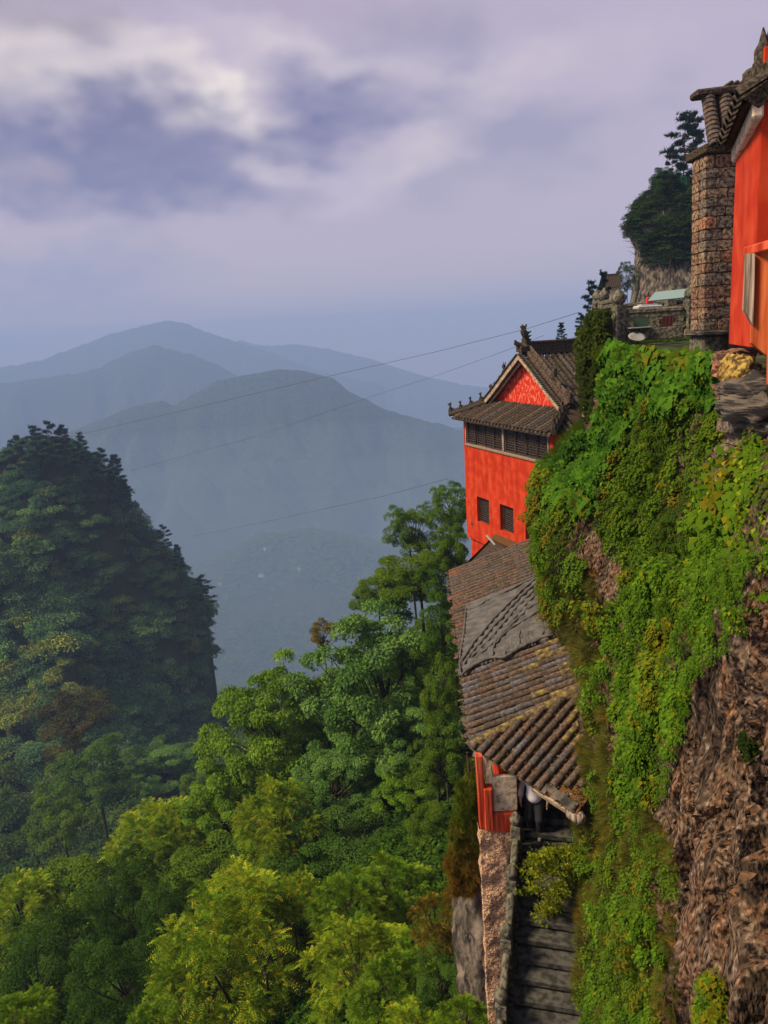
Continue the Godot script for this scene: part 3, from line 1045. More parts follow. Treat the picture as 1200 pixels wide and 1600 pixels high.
func make_hall() -> void:
	make_tile_shape()
	var p0 := at(864, 705, 26.0)
	p0.y = HALL_Y
	var fa := deg_to_rad(-20.0)
	var fd := Vector3(sin(fa), 0, -cos(fa))
	var hall := thing("temple_hall", "red two storey temple hall with hip-and-gable tiled roof against the cliff", "temple", p0, "", Basis(fd, Vector3.UP, fd.cross(Vector3.UP)))
	# walls
	var small := [[4.63, 5.67, -7.68, -6.62], [2.72, 3.75, -7.63, -6.59], [0.84, 1.86, -7.58, -6.56]]
	var st := new_st()
	wall_with_holes(st, 0.0, 6.67, -8.53, -4.56, 0.0, 0.3, small)
	hall_box(st, 0.0, 0.2, -4.56, -3.3, 0.003, 0.3)
	hall_box(st, 6.5, 6.67, -4.56, -3.3, 0.003, 0.3)
	done("front_wall", st, mats.red_plaster, hall)
	st = new_st()
	hall_box(st, 0.12, 6.55, -11.5, -8.53, 0.12, 0.4)
	done("plinth_wall", st, mats.red_plaster, hall)
	st = new_st()
	hall_box(st, 0.003, 0.3, -11.5, -3.25, 0.3, 6.2)
	hall_box(st, 6.37, 6.667, -11.5, -3.25, 0.3, 6.2)
	hall_box(st, 0.3, 6.37, -11.5, -3.25, 5.9, 6.2)
	done("side_wall", st, mats.red_plaster, hall)
	st = new_st()
	hall_box(st, 0.3, 6.37, -4.75, -4.6, 0.3, 5.9)
	done("upper_floor", st, mats.dark_wood, hall)
	for h in small:
		lattice(hall, h[0], h[1], h[2], h[3], 0.16, 12, 0.045, "window")
	# band of lattice windows under the eave
	st = new_st()
	hall_box(st, 0.2, 6.5, -4.62, -4.53, -0.06, 0.2, 0.01)
	hall_box(st, 0.2, 6.5, -3.6, -3.5, -0.02, 0.2, 0.01)
	for s in [0.24, 3.3, 3.36, 6.42]:
		hall_box(st, s, s + 0.07, -4.53, -3.6, -0.03, 0.15, 0.01)
	done("window_sill", st, mats.grey_wood, hall)
	for k in 4:
		lattice(hall, 0.33 + k * 0.74, 1.05 + k * 0.74, -4.52, -3.61, 0.05, 9, 0.05, "lattice_window")
		lattice(hall, 3.45 + k * 0.74, 4.17 + k * 0.74, -4.52, -3.61, 0.05 + (0.05 if k == 2 else 0.0), 9, 0.05, "lattice_window")
	# a vent hole with an iron cross low on the wall
	st = new_st()
	hall_box(st, 6.1, 6.26, -7.95, -7.8, -0.012, 0.02, 0.01)
	done("vent", st, mats.dark_wood, hall)
	# gable
	st = new_st()
	var gl := 5.72
	var gr := 0.68
	var gp := []
	for i in 13:
		var s := lerpf(gr, gl, i / 12.0)
		gp.append(hp(s, main_y(s) - 0.12, 1.0))
	for i in 12:
		quad(st, hp(lerpf(gr, gl, i / 12.0), -3.0, 1.0), gp[i], gp[i + 1], hp(lerpf(gr, gl, (i + 1) / 12.0), -3.0, 1.0))
		quad(st, hp(lerpf(gr, gl, i / 12.0), -3.0, 1.2), gp[i] + Vector3(0, 0, 0.2), gp[i + 1] + Vector3(0, 0, 0.2), hp(lerpf(gr, gl, (i + 1) / 12.0), -3.0, 1.2))
	done("gable_wall", st, mats.peeling_red, hall)
	# barge boards: broad pale board, dark groove, thin inner strip
	for part in [["barge_board", 0.02, 0.2, 0.60, 0.68, "barge_wood"], ["barge_groove", 0.2, 0.25, 0.66, 0.74, "dark_wood"], ["barge_strip", 0.25, 0.31, 0.72, 0.8, "barge_wood"]]:
		for side in [-1.0, 1.0]:
			st = new_st()
			var ring := []
			for i in 9:
				var off: float = i / 8.0 * 2.85
				var s: float = 3.2 + side * off
				var y := main_y(s)
				ring.append([hp(s, y - part[1], part[3]), hp(s, y - part[2], part[3]), hp(s, y - part[2], part[4]), hp(s, y - part[1], part[4])])
			for i in 8:
				for k in 4:
					quad(st, ring[i][k], ring[i + 1][k], ring[i + 1][(k + 1) % 4], ring[i][(k + 1) % 4])
			quad(st, ring[8][0], ring[8][1], ring[8][2], ring[8][3])
			done(part[0], st, mats[part[5]], hall)
	# roof body under the tiles
	st = new_st()
	var rows := []
	for j in 2:
		var row := []
		for i in 16:
			var s := lerpf(-0.5, 6.9, i / 15.0)
			row.append(hp(s, main_y(s) - 0.06, 0.62 if j == 0 else 6.4))
		rows.append(row)
	sheet(st, rows)
	rows = []
	for j in 2:
		var row := []
		for i in 16:
			var s := lerpf(-0.5, 6.9, i / 15.0)
			row.append(hp(s, main_y(s) - 0.16, 0.62 if j == 0 else 6.4))
		rows.append(row)
	sheet(st, rows)
	var roof := done("roof", st, mats.tile_bed, hall)
	st = new_st()
	quad(st, hp(-0.38, -3.5, -0.34), hp(7.05, -3.5, -0.34), hp(5.75, -2.88, 1.02), hp(0.65, -2.88, 1.02))
	quad(st, hp(-0.38, -3.58, -0.34), hp(7.05, -3.58, -0.34), hp(5.75, -2.98, 1.02), hp(0.65, -2.98, 1.02))
	quad(st, hp(-0.38, -3.5, -0.34), hp(7.05, -3.5, -0.34), hp(7.05, -3.58, -0.34), hp(-0.38, -3.58, -0.34))
	done("eave_boards", st, mats.dark_wood, roof)
	# skirt rows facing the valley
	for k in 29:
		var s := lerpf(-0.3, 6.97, k / 28.0)
		var w1 := 1.0
		if s < 0.68:
			w1 = lerpf(-0.34, 1.0, (s + 0.4) / 1.08)
		elif s > 5.72:
			w1 = lerpf(-0.34, 1.0, (7.07 - s) / 1.35)
		if w1 < -0.2:
			continue
		var yy := func(w: float) -> float: return lerpf(-3.46, -2.86, (w + 0.34) / 1.34)
		st = new_st(true)
		tile_row(st, hp(s, yy.call(-0.36), -0.36), hp(s, yy.call(w1), w1), Vector3(0, 0.9, -0.4), 0.085, 0.17)
		closed_end(st, hp(s, yy.call(-0.36) + 0.02, -0.362), Vector3(0, 0, -1), 0.085)
		done("tile_row", st, mats["tile_%d" % (k * 7 % 4)] if k % 3 == 0 else mats.tile_dark, roof)
	# rows of the two main slopes
	for side in [-1.0, 1.0]:
		for k in 23:
			var w := 0.72 + k * 0.25
			var ends := 3.72 if w > 1.0 else 2.75
			var pts := []
			for i in 7:
				var s: float = 3.2 + side * lerpf(ends, 0.12, i / 6.0)
				pts.append(hp(s, main_y(s) - 0.03, w))
			st = new_st(true)
			tile_row_curved(st, pts, Vector3(0, 0, 1), 0.08, 0.2)
			done("tile_row", st, mats.tile_dark if k % 3 else mats.tile_2, roof)
		# skirt return below the main slope at the corners
		for k in 5:
			var w := -0.22 + k * 0.25
			var top := lerpf(3.6, 2.55, (w + 0.34) / 1.34)
			var a := hp(3.2 + side * 3.72, -3.44, w)
			st = new_st(true)
			tile_row(st, a, hp(3.2 + side * top, lerpf(-3.42, -2.86, (w + 0.34) / 1.34), w), Vector3(side * 0.4, 0.9, 0), 0.08, 0.17)
			done("tile_row", st, mats.tile_dark, roof)
		st = new_st()
		quad(st, hp(3.2 + side * 3.75, -3.5, -0.34), hp(3.2 + side * 3.75, -3.5, 1.02), hp(3.2 + side * 2.5, -2.9, 1.02), hp(3.2 + side * 2.5, -2.9, 1.0))
		done("hip_bed", st, mats.tile_bed, roof)
		# verge tiles over the barge board
		st = new_st()
		for i in 30:
			var s: float = 3.2 + side * (0.1 + i * 0.094)
			bx(st, Transform3D(Basis(Vector3.BACK, side * -0.55), hp(s, main_y(s) + 0.03, 0.66)), Vector3(0.075, 0.05, 0.26), 0.015)
		done("verge_tiles", st, mats.tile_0, roof)
		# descending ridge, then the hip ridge with its small figures
		st = new_st()
		for i in 9:
			var s0: float = 3.2 + side * (0.15 + i * 0.29)
			var s1: float = 3.2 + side * (0.15 + (i + 1) * 0.29)
			var a := hp(s0, main_y(s0) + 0.13, 1.0)
			var b := hp(s1, main_y(s1) + 0.13, 1.0)
			bx(st, Transform3D(frame_along(b - a, Vector3.BACK), (a + b) * 0.5), Vector3(0.14, (b - a).length() * 0.985, 0.28), 0.015)
			bx(st, Transform3D(frame_along(b - a, Vector3.BACK), (a + b) * 0.5 + Vector3(0, 0.16, 0)), Vector3(0.2, (b - a).length() * 0.96, 0.06), 0.02)
		done("descending_ridge", st, mats.tile_dark if side > 0 else mats.tile_1, roof)
		st = new_st()
		var h0 := hp(3.2 + side * 2.5, -2.78, 0.98)
		var h1 := hp(3.2 + side * 3.9, -3.4 + (0.03 if side > 0 else 0.02), -0.42)
		var hm := h0.lerp(h1, 0.6) + Vector3(0, -0.03, 0)
		tube(st, [h0, hm, h1], [0.14, 0.12, 0.1], 8)
		tube(st, [h0 + Vector3(0, 0.13, 0), hm + Vector3(0, 0.12, 0), h1 + Vector3(0, 0.1, 0)], [0.07, 0.07, 0.06], 8)
		done("hip_ridge", st, mats.tile_dark, roof)
		var out := (h1 - h0)
		out.y = 0
		out = out.normalized()
		for i in 4:
			var q := h0.lerp(h1, 0.3 + 0.22 * i) + Vector3(0, 0.16 - 0.03 * i + (0.0 if i < 3 else 0.02), 0)
			st = new_st(true)
			beast(st, q, out, 0.3 if i < 3 else 0.38)
			done("roof_figure", st, mats.tile_dark, roof)
		for i in 3:
			var s: float = 3.2 + side * (1.75 + 0.42 * i)
			st = new_st(true)
			beast(st, hp(s, main_y(s) + 0.3, 1.0), Vector3(side, -0.4, 0).normalized(), 0.5 if i == 0 else 0.27)
			done("roof_figure", st, mats.tile_dark, roof)
		st = new_st(true)
		var sb: float = 3.2 + side * 2.78
		beast(st, hp(sb, main_y(sb) + 0.18, 0.95), Vector3(side, 0, -0.2).normalized(), 0.42)
		done("roof_figure", st, mats.tile_dark, roof)
	# main ridge and its finial
	st = new_st()
	for i in 10:
		var w := 0.95 + i * 0.54
		hall_box(st, 3.1, 3.3, -0.98, -0.66, w, w + 0.53, 0.01)
		hall_box(st, 3.06, 3.34, -0.66, -0.55, w, w + 0.525, 0.03)
	hall_box(st, 3.04, 3.36, -1.06, -0.94, 0.9, 6.35, 0.02)
	done("main_ridge", st, mats.tile_dark, roof)
	st = new_st(true)
	ridge_finial(st, hp(3.2, -0.92, 0.85), Vector3(0, 0, 1), 0.92)
	done("finial", st, mats.tile_dark, roof)

# ------------------------------------------------------------------ the covered stairway
var wa := Vector3(1.45, -8.0, -14.11)      # front left corner of its eave
var we := Vector3(2.06, -8.0, -24.86)      # far end of the eave
var wu: Vector3                            # up the slope, to the right
var wn: Vector3                            # away from the roof
var we_dir: Vector3

func make_walkway() -> void:
	we_dir = (we - wa).normalized()
	var right := we_dir.cross(Vector3.UP)
	wu = right * cos(deg_to_rad(20.0)) + Vector3(0, sin(deg_to_rad(20.0)), 0)
	wn = right.cross(we_dir).normalized()
	wn = (wn * cos(deg_to_rad(20.0)) - right * sin(deg_to_rad(20.0))).normalized()
	if wn.y < 0:
		wn = -wn
	var way := thing("covered_stairway", "long tiled lean-to roof of the covered stairway below the red hall", "covered walkway", Vector3(1.6, -10.2, -16))
	var inv := Transform3D(Basis(), -way.position)
	var st := new_st()
	var far := we + we_dir * 0.7
	# roof bed (tiles lie on it)
	var l1 := 3.5
	var c := on_plane(945, 1060, wa, wn)
	var hip_top := wa + (c - wa) * 1.25
	for off in [0.0, -0.08]:
		var q: Vector3 = wn * off
		quad(st, inv * (wa + q), inv * (far + q), inv * (far + wu * l1 + q), inv * (hip_top + q))
	quad(st, inv * wa, inv * far, inv * (far - wn * 0.08), inv * (wa - wn * 0.08))
	quad(st, inv * far, inv * (far + wu * l1), inv * (far + wu * l1 - wn * 0.08), inv * (far - wn * 0.08))
	var roof := done("roof", st, mats.tile_bed, way)
	var total := (far - wa).length()
	var rows := 43
	var along := total / rows
	var count := 0
	for i in rows:
		var e := wa + we_dir * (along * (i + 0.6))
		var px := pix(e)
		# rows run up from the eave; the first ones start on the hip line
		var start := 0.0
		var hip_len := (hip_top - wa).dot(wu)
		var hip_along := (hip_top - wa).dot(we_dir)
		var len_row := 3.4
		if hip_along > 0.0 and along * (i + 0.6) < hip_along:
			len_row = hip_len * along * (i + 0.6) / hip_along
		var covered := px.y < 1046.0 and px.y > 968.0
		var tl := 0.36
		var n := int(ceil(len_row / tl))
		if covered:
			# under the tarpaulin: a short stretch at the eave and one joined row
			var stc := new_st(true)
			tile_row(stc, inv * (e + wu * 0.3), inv * (e + wu * len_row), wn, 0.078, 0.36)
			done("tile_row", stc, mats.tile_0, roof)
			n = 1
		for k in n:
			var f := k * tl + start
			if f > len_row - 0.1:
				continue
			var jit := rng.randf_range(-0.012, 0.012)
			var r := 0.08 * rng.randf_range(0.94, 1.08)
			var y := (wu + we_dir * jit).normalized()
			var x := y.cross(wn).normalized()
			var b := Basis(x * r, y * minf(tl * 1.05, len_row - f), x.cross(y) * r)
			var pos := e + wu * f + wn * (rng.randf_range(-0.008, 0.008) + 0.05)
			var mt: StandardMaterial3D
			if px.y > 1040.0:
				mt = [mats.tile_moss, mats.tile_1, mats.tile_moss, mats.tile_4 if rng.randf() < 0.4 else mats.tile_moss, mats.tile_0, mats.tile_3][rng.randi() % 6] if f > 1.2 + rng.randf() * 0.5 else [mats.tile_1, mats.tile_4, mats.tile_0, mats.tile_3, mats.tile_2][rng.randi() % 5]
			else:
				mt = [mats.tile_3, mats.tile_1, mats.tile_0, mats.tile_3, mats.tile_2, mats.tile_1][rng.randi() % 6]
				if f < 0.3 and rng.randf() < 0.13:
					mt = mats.tile_5
			put("tile", tile_shape, mt, roof, inv * Transform3D(b, pos))
			count += 1
		# eave tile: a short pan tile end between rows
	# stacked loose tiles along the broken eave
	st = new_st()
	for i in 130:
		var e := wa + we_dir * (total * rng.randf()) + wu * rng.randf_range(-0.1, 0.12) + wn * rng.randf_range(-0.06, 0.05)
		bx(st, inv * Transform3D(Basis.from_euler(Vector3(rng.randf_range(-0.4, 0.4), rng.randf() * TAU, rng.randf_range(-0.4, 0.4))), e), Vector3(0.16, 0.025, 0.12), 0.006)
	tag(done("eave_tile_ends", st, mats.tile_3, roof), "", "", "", "stuff")
	# the end slope over the foot of the stairs
	var b2 := at(895, 1265, 12.2)
	var en := (b2 - wa).cross(c - wa).normalized()
	if en.y < 0:
		en = -en
	var td := (on_plane(940, 1075, wa, en) - on_plane(820, 1215, wa, en)).normalized()
	var edge := b2 - wa
	b2 += edge * 0.04
	st = new_st()
	var e_top := b2 + td * 2.3
	for off in [0.0, -0.08]:
		var q: Vector3 = en * off
		tri(st, inv * (wa + q), inv * (b2 + q), inv * (hip_top + q))
		tri(st, inv * (b2 + q), inv * (e_top + q), inv * (hip_top + q))
	quad(st, inv * wa, inv * b2, inv * (b2 - en * 0.08), inv * (wa - en * 0.08))
	var slope := done("end_slope", st, mats.litter, way)
	var m0 := 13
	for i in m0:
		var f := (i + 0.35) / m0
		var e := wa + edge * f * 1.08
		# meet the hip line: e + k td on the plane through the hip
		var hipd := (hip_top - wa)
		var nside := hipd.cross(en)
		var k := (wa - e).dot(nside) / td.dot(nside)
		k = clampf(k, 0.1, 2.9)
		var broken := i > 8
		var t0 := 0.0 if not broken else 0.1 + 0.12 * (i - 8)
		var tl := 0.37
		var n := int(ceil((k - t0) / tl))
		for j in n:
			var g := t0 + j * tl
			if g > k - 0.08:
				continue
			var r := 0.074 * rng.randf_range(0.95, 1.07)
			var y := (td + edge.normalized() * rng.randf_range(-0.02, 0.02)).normalized()
			var x := y.cross(en).normalized()
			var bs := Basis(x * r, y * minf(tl * 1.06, k - g), x.cross(y) * r)
			var pick := [mats.tile_1, mats.tile_3, mats.tile_2, mats.tile_0, mats.tile_4 if rng.randf() < 0.5 else mats.tile_0, mats.tile_1]
			if f > 0.45 and g > 0.9:
				pick = [mats.tile_moss, mats.tile_1, mats.tile_moss, mats.tile_3]
			put("tile", tile_shape, pick[rng.randi() % pick.size()], slope, inv * Transform3D(bs, e + td * (g - 0.06) + en * 0.045))
			count += 1
		if not broken:
			st = new_st()
			closed_end(st, inv * (e - td * 0.055 + en * 0.05), -td, 0.072)
			done("tile_end", st, mats.tile_moss, slope)
	# hip ridge of mossy tiles
	st = new_st(true)
	tile_row(st, inv * (wa + wn * 0.02), inv * (hip_top + wn * 0.05), (wn + en).normalized(), 0.1, 0.4)
	done("hip_ridge", st, mats.tile_moss, roof)
	# dry leaves, twigs and moss caught between the rows of the end slope
	var lv := Leaves.new()
	var rr := RandomNumberGenerator.new()
	rr.seed = 4
	for i in 2600:
		var f := rr.randf()
		var p := wa + edge * f * 1.05 + td * rr.randf_range(-0.05, 2.4) * minf(1.0, f * 1.9) + en * rr.randf_range(0.005, 0.045)
		var a := rdir(rr)
		a = (a - en * a.dot(en) * 0.7).normalized()
		var colr := Color(0.11, 0.06, 0.025).lerp(Color(0.2, 0.09, 0.03), rr.randf())
		if rr.randf() < 0.25:
			colr = Color(0.05, 0.075, 0.015)
		if rr.randf() < 0.06:
			colr = Color(0.3, 0.26, 0.2)
		lv.leaf(p - way.position, a, (en + rdir(rr) * 0.5).normalized(), rr.randf_range(0.03, 0.08), rr.randf_range(0.015, 0.04), colr)
	tag(put("dry_leaves", lv.mesh(), mats.leaf, slope), "", "", "", "stuff")
	# eave beam below the broken right part, with its carved end
	st = new_st()
	var g0 := wa + edge * 0.62 - en * 0.12
	var g1 := wa + edge * 1.0 - en * 0.14
	bx(st, inv * Transform3D(frame_along(g1 - g0, en), (g0 + g1) * 0.5), Vector3(0.1, (g1 - g0).length(), 0.12), 0.015)
	done("eave_beam", st, mats.barge_wood, way)
	st = new_st(true)
	tube(st, [inv * (g1 - edge.normalized() * 0.1), inv * (g1 + edge.normalized() * 0.12), inv * (g1 + edge.normalized() * 0.2)], [0.11, 0.13, 0.07], 10)
	done("beam_end", st, mats.grey_wood, way)
	# flat slates where the tiles have slipped away
	for i in 6:
		st = new_st()
		bx(st, inv * Transform3D(Basis(td.cross(en), td, en), wa + edge * (0.74 + 0.05 * i) + td * rng.randf_range(0.02, 0.14) + en * 0.03), Vector3(0.13, 0.2, 0.025), 0.006)
		done("slate", st, mats.slate, slope)
	# posts, outer wall and floor inside
	var post_d := 13.75
	st = new_st()
	var pa := at(748, 1180, post_d)
	var pb := at(755, 1290, post_d)
	bx(st, inv * Transform3D(frame_along(pa - pb, Vector3.BACK), (pa + pb) * 0.5), Vector3(0.14, (pa - pb).length() + 0.04, 0.16), 0.012)
	done("corner_post", st, mats.red_wood, way)
	st = new_st()
	var q0 := at(757, 1228, post_d)
	var q1 := at(768, 1292, post_d)
	bx(st, inv * Transform3D(Basis(), Vector3((q0.x + q1.x) * 0.5, (q0.y + q1.y) * 0.5, -post_d + 0.02)), Vector3(0.16, q0.y - q1.y, 0.22), 0.015)
	done("brace_post", st, mats.red_wood, way)
	st = new_st()
	q0 = at(769, 1213, post_d)
	q1 = at(809, 1266, post_d)
	bx(st, inv * Transform3D(Basis(), Vector3((q0.x + q1.x) * 0.5, (q0.y + q1.y) * 0.5, -post_d - 0.03)), Vector3(q1.x - q0.x, q0.y - q1.y, 0.1), 0.02)
	done("plaster_panel", st, mats.plaster, way)
	st = new_st()
	var q2 := at(806, 1297, post_d)
	bx(st, inv * Transform3D(Basis(), Vector3((q0.x + q2.x) * 0.5 - 0.03, (q1.y + q2.y) * 0.5, -post_d + 0.01)), Vector3(q2.x - q0.x + 0.1, q1.y - q2.y, 0.14), 0.03)
	done("sill_beam", st, mats.red_wood, way)
	# outer wall along the valley side
	st = new_st()
	var wl := 11.0
	var mid := Vector3(1.72, -9.2, -13.9 - wl * 0.5)
	bx(st, inv * Transform3D(frame_along(we_dir), mid + Vector3(0.62, 0, 0)), Vector3(0.16, wl, 2.0), 0.0)
	done("outer_wall", st, mats.red_plaster, way)
	st = new_st()
	bx(st, inv * Transform3D(Basis(), Vector3(4.0, -9.3, -21.0)), Vector3(2.6, 0.2, 9.0), 0.0)
	bx(st, inv * Transform3D(Basis(), Vector3(3.9, -9.2, -25.2)), Vector3(2.6, 1.9, 0.2), 0.0)
	done("inner_floor", st, mats.step_stone, way)
	# hanging dark bracket left of the corner
	st = new_st()
	var k0 := wa + Vector3(-0.1, -0.06, 0.12)
	tube(st, [inv * k0, inv * (k0 + Vector3(0.03, -0.42, 0))], [0.025, 0.025], 6)
	tube(st, [inv * (k0 + Vector3(0.03, -0.42, 0)), inv * (k0 + Vector3(0.24, -0.2, 0))], [0.02, 0.02], 6)
	tube(st, [inv * (k0 + Vector3(0.0, -0.1, 0)), inv * (k0 + Vector3(0.24, -0.14, 0))], [0.018, 0.018], 6)
	done("bracket", st, mats.dark_wood, way)
	print("walkway tiles ", count)
	make_tarpaulin()
	make_shed_roof()

func make_tarpaulin() -> void:
	var p := []
	for q in [[728, 944], [852, 893], [876, 988], [715, 1050]]:
		p.append(on_plane(q[0], q[1], wa + wn * 0.17, wn))
	var base: Vector3 = p[3]
	var n := FastNoiseLite.new()
	n.seed = 6
	n.frequency = 1.0
	var m := grid_mesh(240, 320, func(u: float, v: float) -> Vector3:
		# ragged lower edge
		var vv := v * (1.0 + 0.04 * n.get_noise_1d(u * 9.0) + 0.02 * n.get_noise_1d(u * 31.0))
		var uu := u + 0.012 * n.get_noise_1d(v * 12.0 + 50.0)
		var a: Vector3 = p[0].lerp(p[1], uu)
		var b: Vector3 = p[3].lerp(p[2], uu)
		var q := a.lerp(b, vv)
		# the tile rows telegraph through, and the sheet sags and puckers towards its lower edge
		var rows := (q - wa).dot(we_dir) / (((we - wa).length() + 0.7) / 43.0) - 0.6
		var h := 0.022 * cos(rows * TAU) * (0.45 + 0.55 * n.get_noise_2d(u * 2.0 + 5.0, v * 2.0) + 0.3)
		h += 0.03 * n.get_noise_2d(u * 3.0, v * 3.0) + 0.04 * n.get_noise_2d(u * 9.0, v * 12.0) * smoothstep(0.5, 0.95, v)
		if v < 0.001 or v > 0.995 or u < 0.001 or u > 0.999:
			h = -0.05
		return q + wn * h - base)
	var o := thing("tarpaulin", "grey creased tarpaulin spread over the middle of the stairway roof", "tarpaulin", base)
	put("sheet", m, mats.tarp, o)
	# gathered folds running down to the left corner, and the rolled hems
	var folds := [
		[[843, 900], [824, 915], [807, 931], [778, 960], [751, 991], [726, 1025], [720, 1036], 0.045],
		[[846, 903], [828, 919], [811, 936], [784, 965], [757, 996], [731, 1028], [724, 1040], 0.04],
		[[848, 908], [833, 923], [816, 940], [791, 968], [764, 999], [736, 1028], 0.035],
		[[851, 914], [838, 928], [822, 944], [798, 972], [772, 1002], [744, 1026], 0.025],
		[[824, 949], [815, 961], [796, 979], [778, 998], [771, 1010], [770, 1024], 0.045],
		[[852, 946], [836, 958], [810, 974], [790, 988], [775, 1004], 0.035],
		[[840, 941], [818, 957], [795, 976], [775, 1000], 0.02],
		[[815, 983], [811, 994], [811, 1007], [806, 1014], 0.03],
		[[858, 977], [849, 988], [843, 998], 0.025],
		[[728, 949], [739, 950], [763, 937], [783, 928], [808, 915], [840, 900], 0.035],
		[[722, 1054], [735, 1043], [761, 1029], [775, 1027], [791, 1025], [808, 1014], [825, 1006], [846, 997], [870, 989], 0.05],
		[[729, 950], [726, 975], [722, 1005], [718, 1035], [721, 1056], 0.03],
	]
	for f in folds:
		var pts := []
		var rads := []
		var count: int = f.size() - 1
		for k in (count - 1) * 6 + 1:
			var g := k / 6.0
			var i := mini(int(g), count - 2)
			var qa: Array = f[maxi(i - 1, 0)]
			var qb: Array = f[i]
			var qc: Array = f[i + 1]
			var qd: Array = f[mini(i + 2, count - 1)]
			var c := Vector2(qb[0], qb[1]).cubic_interpolate(Vector2(qc[0], qc[1]), Vector2(qa[0], qa[1]), Vector2(qd[0], qd[1]), g - i)
			c += Vector2(n.get_noise_1d(k * 0.25 + f[count] * 900.0), n.get_noise_1d(k * 0.25 + 70.0 + f[count] * 900.0)) * 1.6
			pts.append(on_plane(c.x, c.y, wa + wn * 0.185, wn) - base)
			rads.append(f[count] * (0.75 + 0.3 * absf(n.get_noise_1d(k * 0.12 + f[count] * 500.0))) * clampf(minf(k + 1.0, (count - 1) * 6 + 2.0 - k) / 4.0, 0.25, 1.0))
		var st := new_st(true)
		tube(st, pts, rads, 7)
		done("fold", st, mats.tarp, o)

func make_shed_roof() -> void:
	# a small ochre roof end between the stairway roof and the hall
	var d := 27.6
	var peak := at(766, 842, d)
	var left := at(712, 892, d - 1.2)
	var right := at(812, 862, d - 2.6)
	var t := thing("shed_roof", "small rusty gabled roof end between the stairway roof and the red wall", "roof", Vector3(peak.x, peak.y - 1.6, peak.z))
	var inv := -t.position
	var back := Vector3(0.3, 0.0, -0.7)
	var st := new_st()
	for off in [Vector3.ZERO, Vector3(0, -0.06, 0)]:
		quad(st, peak + inv + off, left + inv + off, left + back + inv + off, peak + back + inv + off)
		quad(st, peak + inv + off, right + inv + off, right + back + inv + off, peak + back + inv + off)
	done("slope", st, mats.litter, t)
	st = new_st()
	tri(st, peak + inv + back * 0.4, left + inv + back * 0.4 + Vector3(0, -0.1, 0), right + inv + back * 0.4 + Vector3(0, -0.1, 0))
	done("gable_end", st, mats.dark_wood, t)
	var o := new_st(true)
	var a := at(760, 836, d - 0.3)
	var b := at(783, 862, d - 0.6)
	tube(o, [Vector3.ZERO, b - a], [0.045, 0.045], 8)
	var pole := done("white_pole", o, mats.white_paint, null, Transform3D(Basis(), a))
	tag(pole, "thin white pole leaning on the small rusty roof", "pole")

# ------------------------------------------------------------------ stairs with their stone rail
var sa := Vector3(sin(deg_to_rad(16.0)), 0, -cos(deg_to_rad(16.0)))
var sn := Vector3(cos(deg_to_rad(16.0)), 0, sin(deg_to_rad(16.0)))
var s_foot := Vector3(2.2, -10.1, -13.5)

func stair_y(s: float) -> float:
	return s_foot.y + 0.6 * s

func lotus_post(st: SurfaceTool, xf: Transform3D, h: float, w: float) -> void:
	bx(st, xf * Transform3D(Basis(), Vector3(0, h * 0.5, 0)), Vector3(w, h, w), 0.015)
	var k := w / 0.18
	lathe(st, xf * Transform3D(Basis(), Vector3(0, h, 0)), [Vector2(0.075 * k, -0.002), Vector2(0.07 * k, 0.03 * k), Vector2(0.1 * k, 0.05 * k), Vector2(0.112 * k, 0.1 * k), Vector2(0.1 * k, 0.155 * k), Vector2(0.065 * k, 0.2 * k), Vector2(0.03 * k, 0.235 * k), Vector2(0.0, 0.25 * k)], 14)

